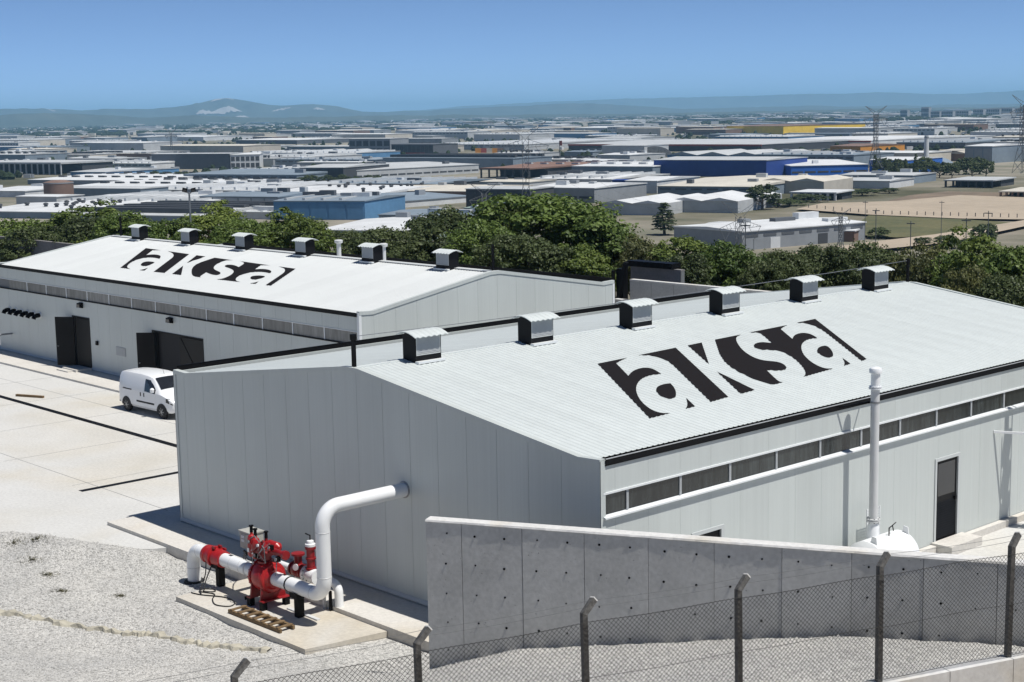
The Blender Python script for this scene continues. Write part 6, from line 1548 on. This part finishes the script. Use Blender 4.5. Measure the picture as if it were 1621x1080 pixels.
# floodlight mast behind the far hall
dr = AR*((299-810.5)/FPX)+AU*((540-297)/FPX)+AF; p = CAM+dr*118
fm = thing('floodlight_mast', 'floodlight mast with twin lamp heads behind the far hall', 'mast', (p[0],p[1],p[2]-11), rotz=-YAW)
o = MB().lathe((0,0,0),(0,0,1),[(0,0.12),(10.6,0.07)],10).build('mast', 'steel', None, True); o.parent = fm
for s in (-1,1):
    o = MB().beam((0,0,10.5),(s*0.30,0,10.75),0.06).build('bracket', 'steel'); o.parent = fm
    hd = MB().hexa([(s*0.18,-0.15,10.62),(s*0.52,-0.15,10.70),(s*0.52,0.1,10.70),(s*0.18,0.1,10.62)],[(s*0.14,-0.05,10.92),(s*0.48,-0.05,11.0),(s*0.48,0.12,11.0),(s*0.14,0.12,10.92)]).build('lamp_head', 'black_metal'); hd.parent = fm
    o = MB().box(s*0.2 if s>0 else -0.48, 0.48 if s>0 else -0.2, -0.16,-0.15,10.68,10.84).build('lamp_glass', 'van_glass'); o.parent = fm
# overhead wires between the pylons
for i, s in enumerate((-1, 1)):
    a = CAM+(AR*((831-810.5)/FPX)+AU*((540-212)/FPX)+AF)*560+np.array([math.cos(-YAW)*8*s, math.sin(-YAW)*8*s, 0]); b = CAM+(AR*((1172-810.5)/FPX)+AU*((540-330)/FPX)+AF)*330
    o = MB().tube(sag(a, b, 9, 24), 0.02, 4).build('power_line', 'lattice'); tag(o, ['power line from the big pylon to the portal mast, left strand','power line from the big pylon to the portal mast, right strand'][i], 'power line')

# ---------------------------------------------------------------- mountains
def ridge_mat(name, c, c2):
    m = mat(name, c, 1.0, 0, col2=c2, vscale=0.0016, spec=0.05); return m
M['mount'] = ridge_mat('mountain_slope', (0.085,0.095,0.065), (0.05,0.062,0.045)); M['quarry'] = mat('pale_quarry', (0.36,0.35,0.33), 1.0)
def ridge(name, prof, dist, deep, label, seed):
    r_ = np.random.default_rng(seed)
    us = np.arange(prof[0][0], prof[-1][0]+1, 6.0); top = np.interp(us, [p_[0] for p_ in prof], [p_[1] for p_ in prof])
    # soften and roughen the skyline
    top = np.convolve(np.pad(top, 4, mode='edge'), np.ones(9)/9, 'valid')+np.convolve(r_.normal(size=len(us)+6), np.ones(7)/7, 'valid')*1.6
    prof_d = [(-1.0,0.0),(-0.75,0.10),(-0.55,0.30),(-0.35,0.58),(-0.18,0.84),(0,1.0),(0.3,0.7),(0.7,0.25),(1.0,0.0)]
    vs = []; n = len(prof_d)
    for u, v in zip(us, top):
        dr = AR*((u-810.5)/FPX)+AU*((540-v)/FPX)+AF; p = CAM+dr*(dist/ (dr@AF)); hd = np.array([dr[0],dr[1]]); hd /= np.linalg.norm(hd)
        h = max(p[2]-PLAIN, 2)
        for t_, f in prof_d:
            q = p[:2]+hd*t_*deep; wob = 1+0.25*math.sin(u*0.05+t_*9)*(1-f)+0.15*math.sin(u*0.13+t_*5)
            vs.append((q[0], q[1], PLAIN-3+(h+3)*f*(wob if 0 < f < 1 else 1)))
    fs = [(i*n+j, (i+1)*n+j, (i+1)*n+j+1, i*n+j+1) for i in range(len(us)-1) for j in range(n-1)]
    me = bpy.data.meshes.new(name); me.from_pydata(vs, [], fs); me.update(); me.shade_smooth()
    o = struct(place(me, name, 'mount'), label)
    return o, vs, n, us
mo_, mv, mn, mus = ridge('mountains', [(-500,176),(-200,174),(0,173),(88,172),(130,175),(155,172),(194,173.7),(259,170),(300,168),(325,160),(350,155),(372,155),(402,163),(434,169),(488,164),(520,165),(550,170),(576,178),(672,175),(745,171),(839,168),(891,164),(942,164),(1007,166.5),(1059,171.5),(1130,171),(1265,168),(1343,169),(1500,166),(1800,160),(2100,158)], 21000, 4500, 'blue mountain range along the horizon', 3)
ridge('foothills', [(-500,186),(0,184),(60,178),(120,180),(220,185),(330,183),(420,187),(520,184),(640,183),(760,182),(900,181),(1100,178),(1400,172),(1800,166)], 13500, 2500, 'low hazy foothills before the mountains', 4)
ridge('far_range', [(560,186),(640,176),(760,167),(900,160),(1100,153),(1250,150),(1400,146),(1500,149),(1650,143),(1900,140),(2200,142)], 33000, 4000, 'faintest blue range on the right horizon', 9)
def scar(u0, u1, j0, j1, label):
    """pale quarry face lying on the front of the range"""
    i0, i1 = int((u0-mus[0])/6.0), int((u1-mus[0])/6.0); cols = []
    r_ = random.Random(int(u0)); K = 14
    for k in range(K+1):
        f = i0+(i1-i0)*k/K; i = int(f); fr = f-i
        row = []
        for jj in (j0+r_.uniform(-0.15,0.15)+0.08*math.sin(k*0.4), j1+r_.uniform(-0.15,0.15)+0.08*math.sin(k*0.4)):
            env = math.sin(math.pi*min(max(k/K,0.02),0.98))**0.5; jm = (j0+j1)/2; jj = jm+(jj-jm)*env
            j = int(jj); fj = jj-j
            a = Vector(mv[i*mn+j]).lerp(Vector(mv[i*mn+j+1]), fj); b = Vector(mv[(i+1)*mn+j]).lerp(Vector(mv[(i+1)*mn+j+1]), fj)
            p = a.lerp(b, fr); to = (Vector(CAM)-p).normalized(); row.append(p+to*60+Vector((0,0,4)))
        cols.append(row)
    vs = [q for c_ in cols for q in c_]; o = MB().add(vs, [(2*k, 2*k+2, 2*k+3, 2*k+1) for k in range(K)]).build('quarry_scar', 'quarry'); o.parent = mo_; o['label'] = label
scar(338, 370, 4.45, 4.9, 'pale bare rock on the highest summit'); scar(310, 342, 2.2, 2.7, 'left pale quarry face under the summit'); scar(338, 382, 2.1, 2.75, 'right pale quarry face under the summit')
scar(60, 92, 4.2, 4.7, 'pale rock patch on the left range'); scar(430, 460, 3.2, 3.55, 'thin pale patch on the middle range'); scar(500, 516, 2.9, 3.4, 'small pale patch right of the summit'); scar(375, 412, 1.0, 1.5, 'pale scree at the foot of the range')
# haze
hz = MB().box(-44000, 44000, -44000, 44000, PLAIN-4, 430).build('haze', None)
hm = bpy.data.materials.new('air_haze'); hm.use_nodes = True; t_ = hm.node_tree; t_.nodes.clear()
oo = t_.nodes.new('ShaderNodeOutputMaterial'); pv = t_.nodes.new('ShaderNodeVolumePrincipled')
pv.inputs['Color'].default_value = (0.36,0.68,1.0,1); pv.inputs['Density'].default_value = 4.8e-5; pv.inputs['Anisotropy'].default_value = 0.0
t_.links.new(pv.outputs[0], oo.inputs['Volume']); hz.data.materials.append(hm); tag(hz, 'thin blue haze over the plain', None, kind='stuff')
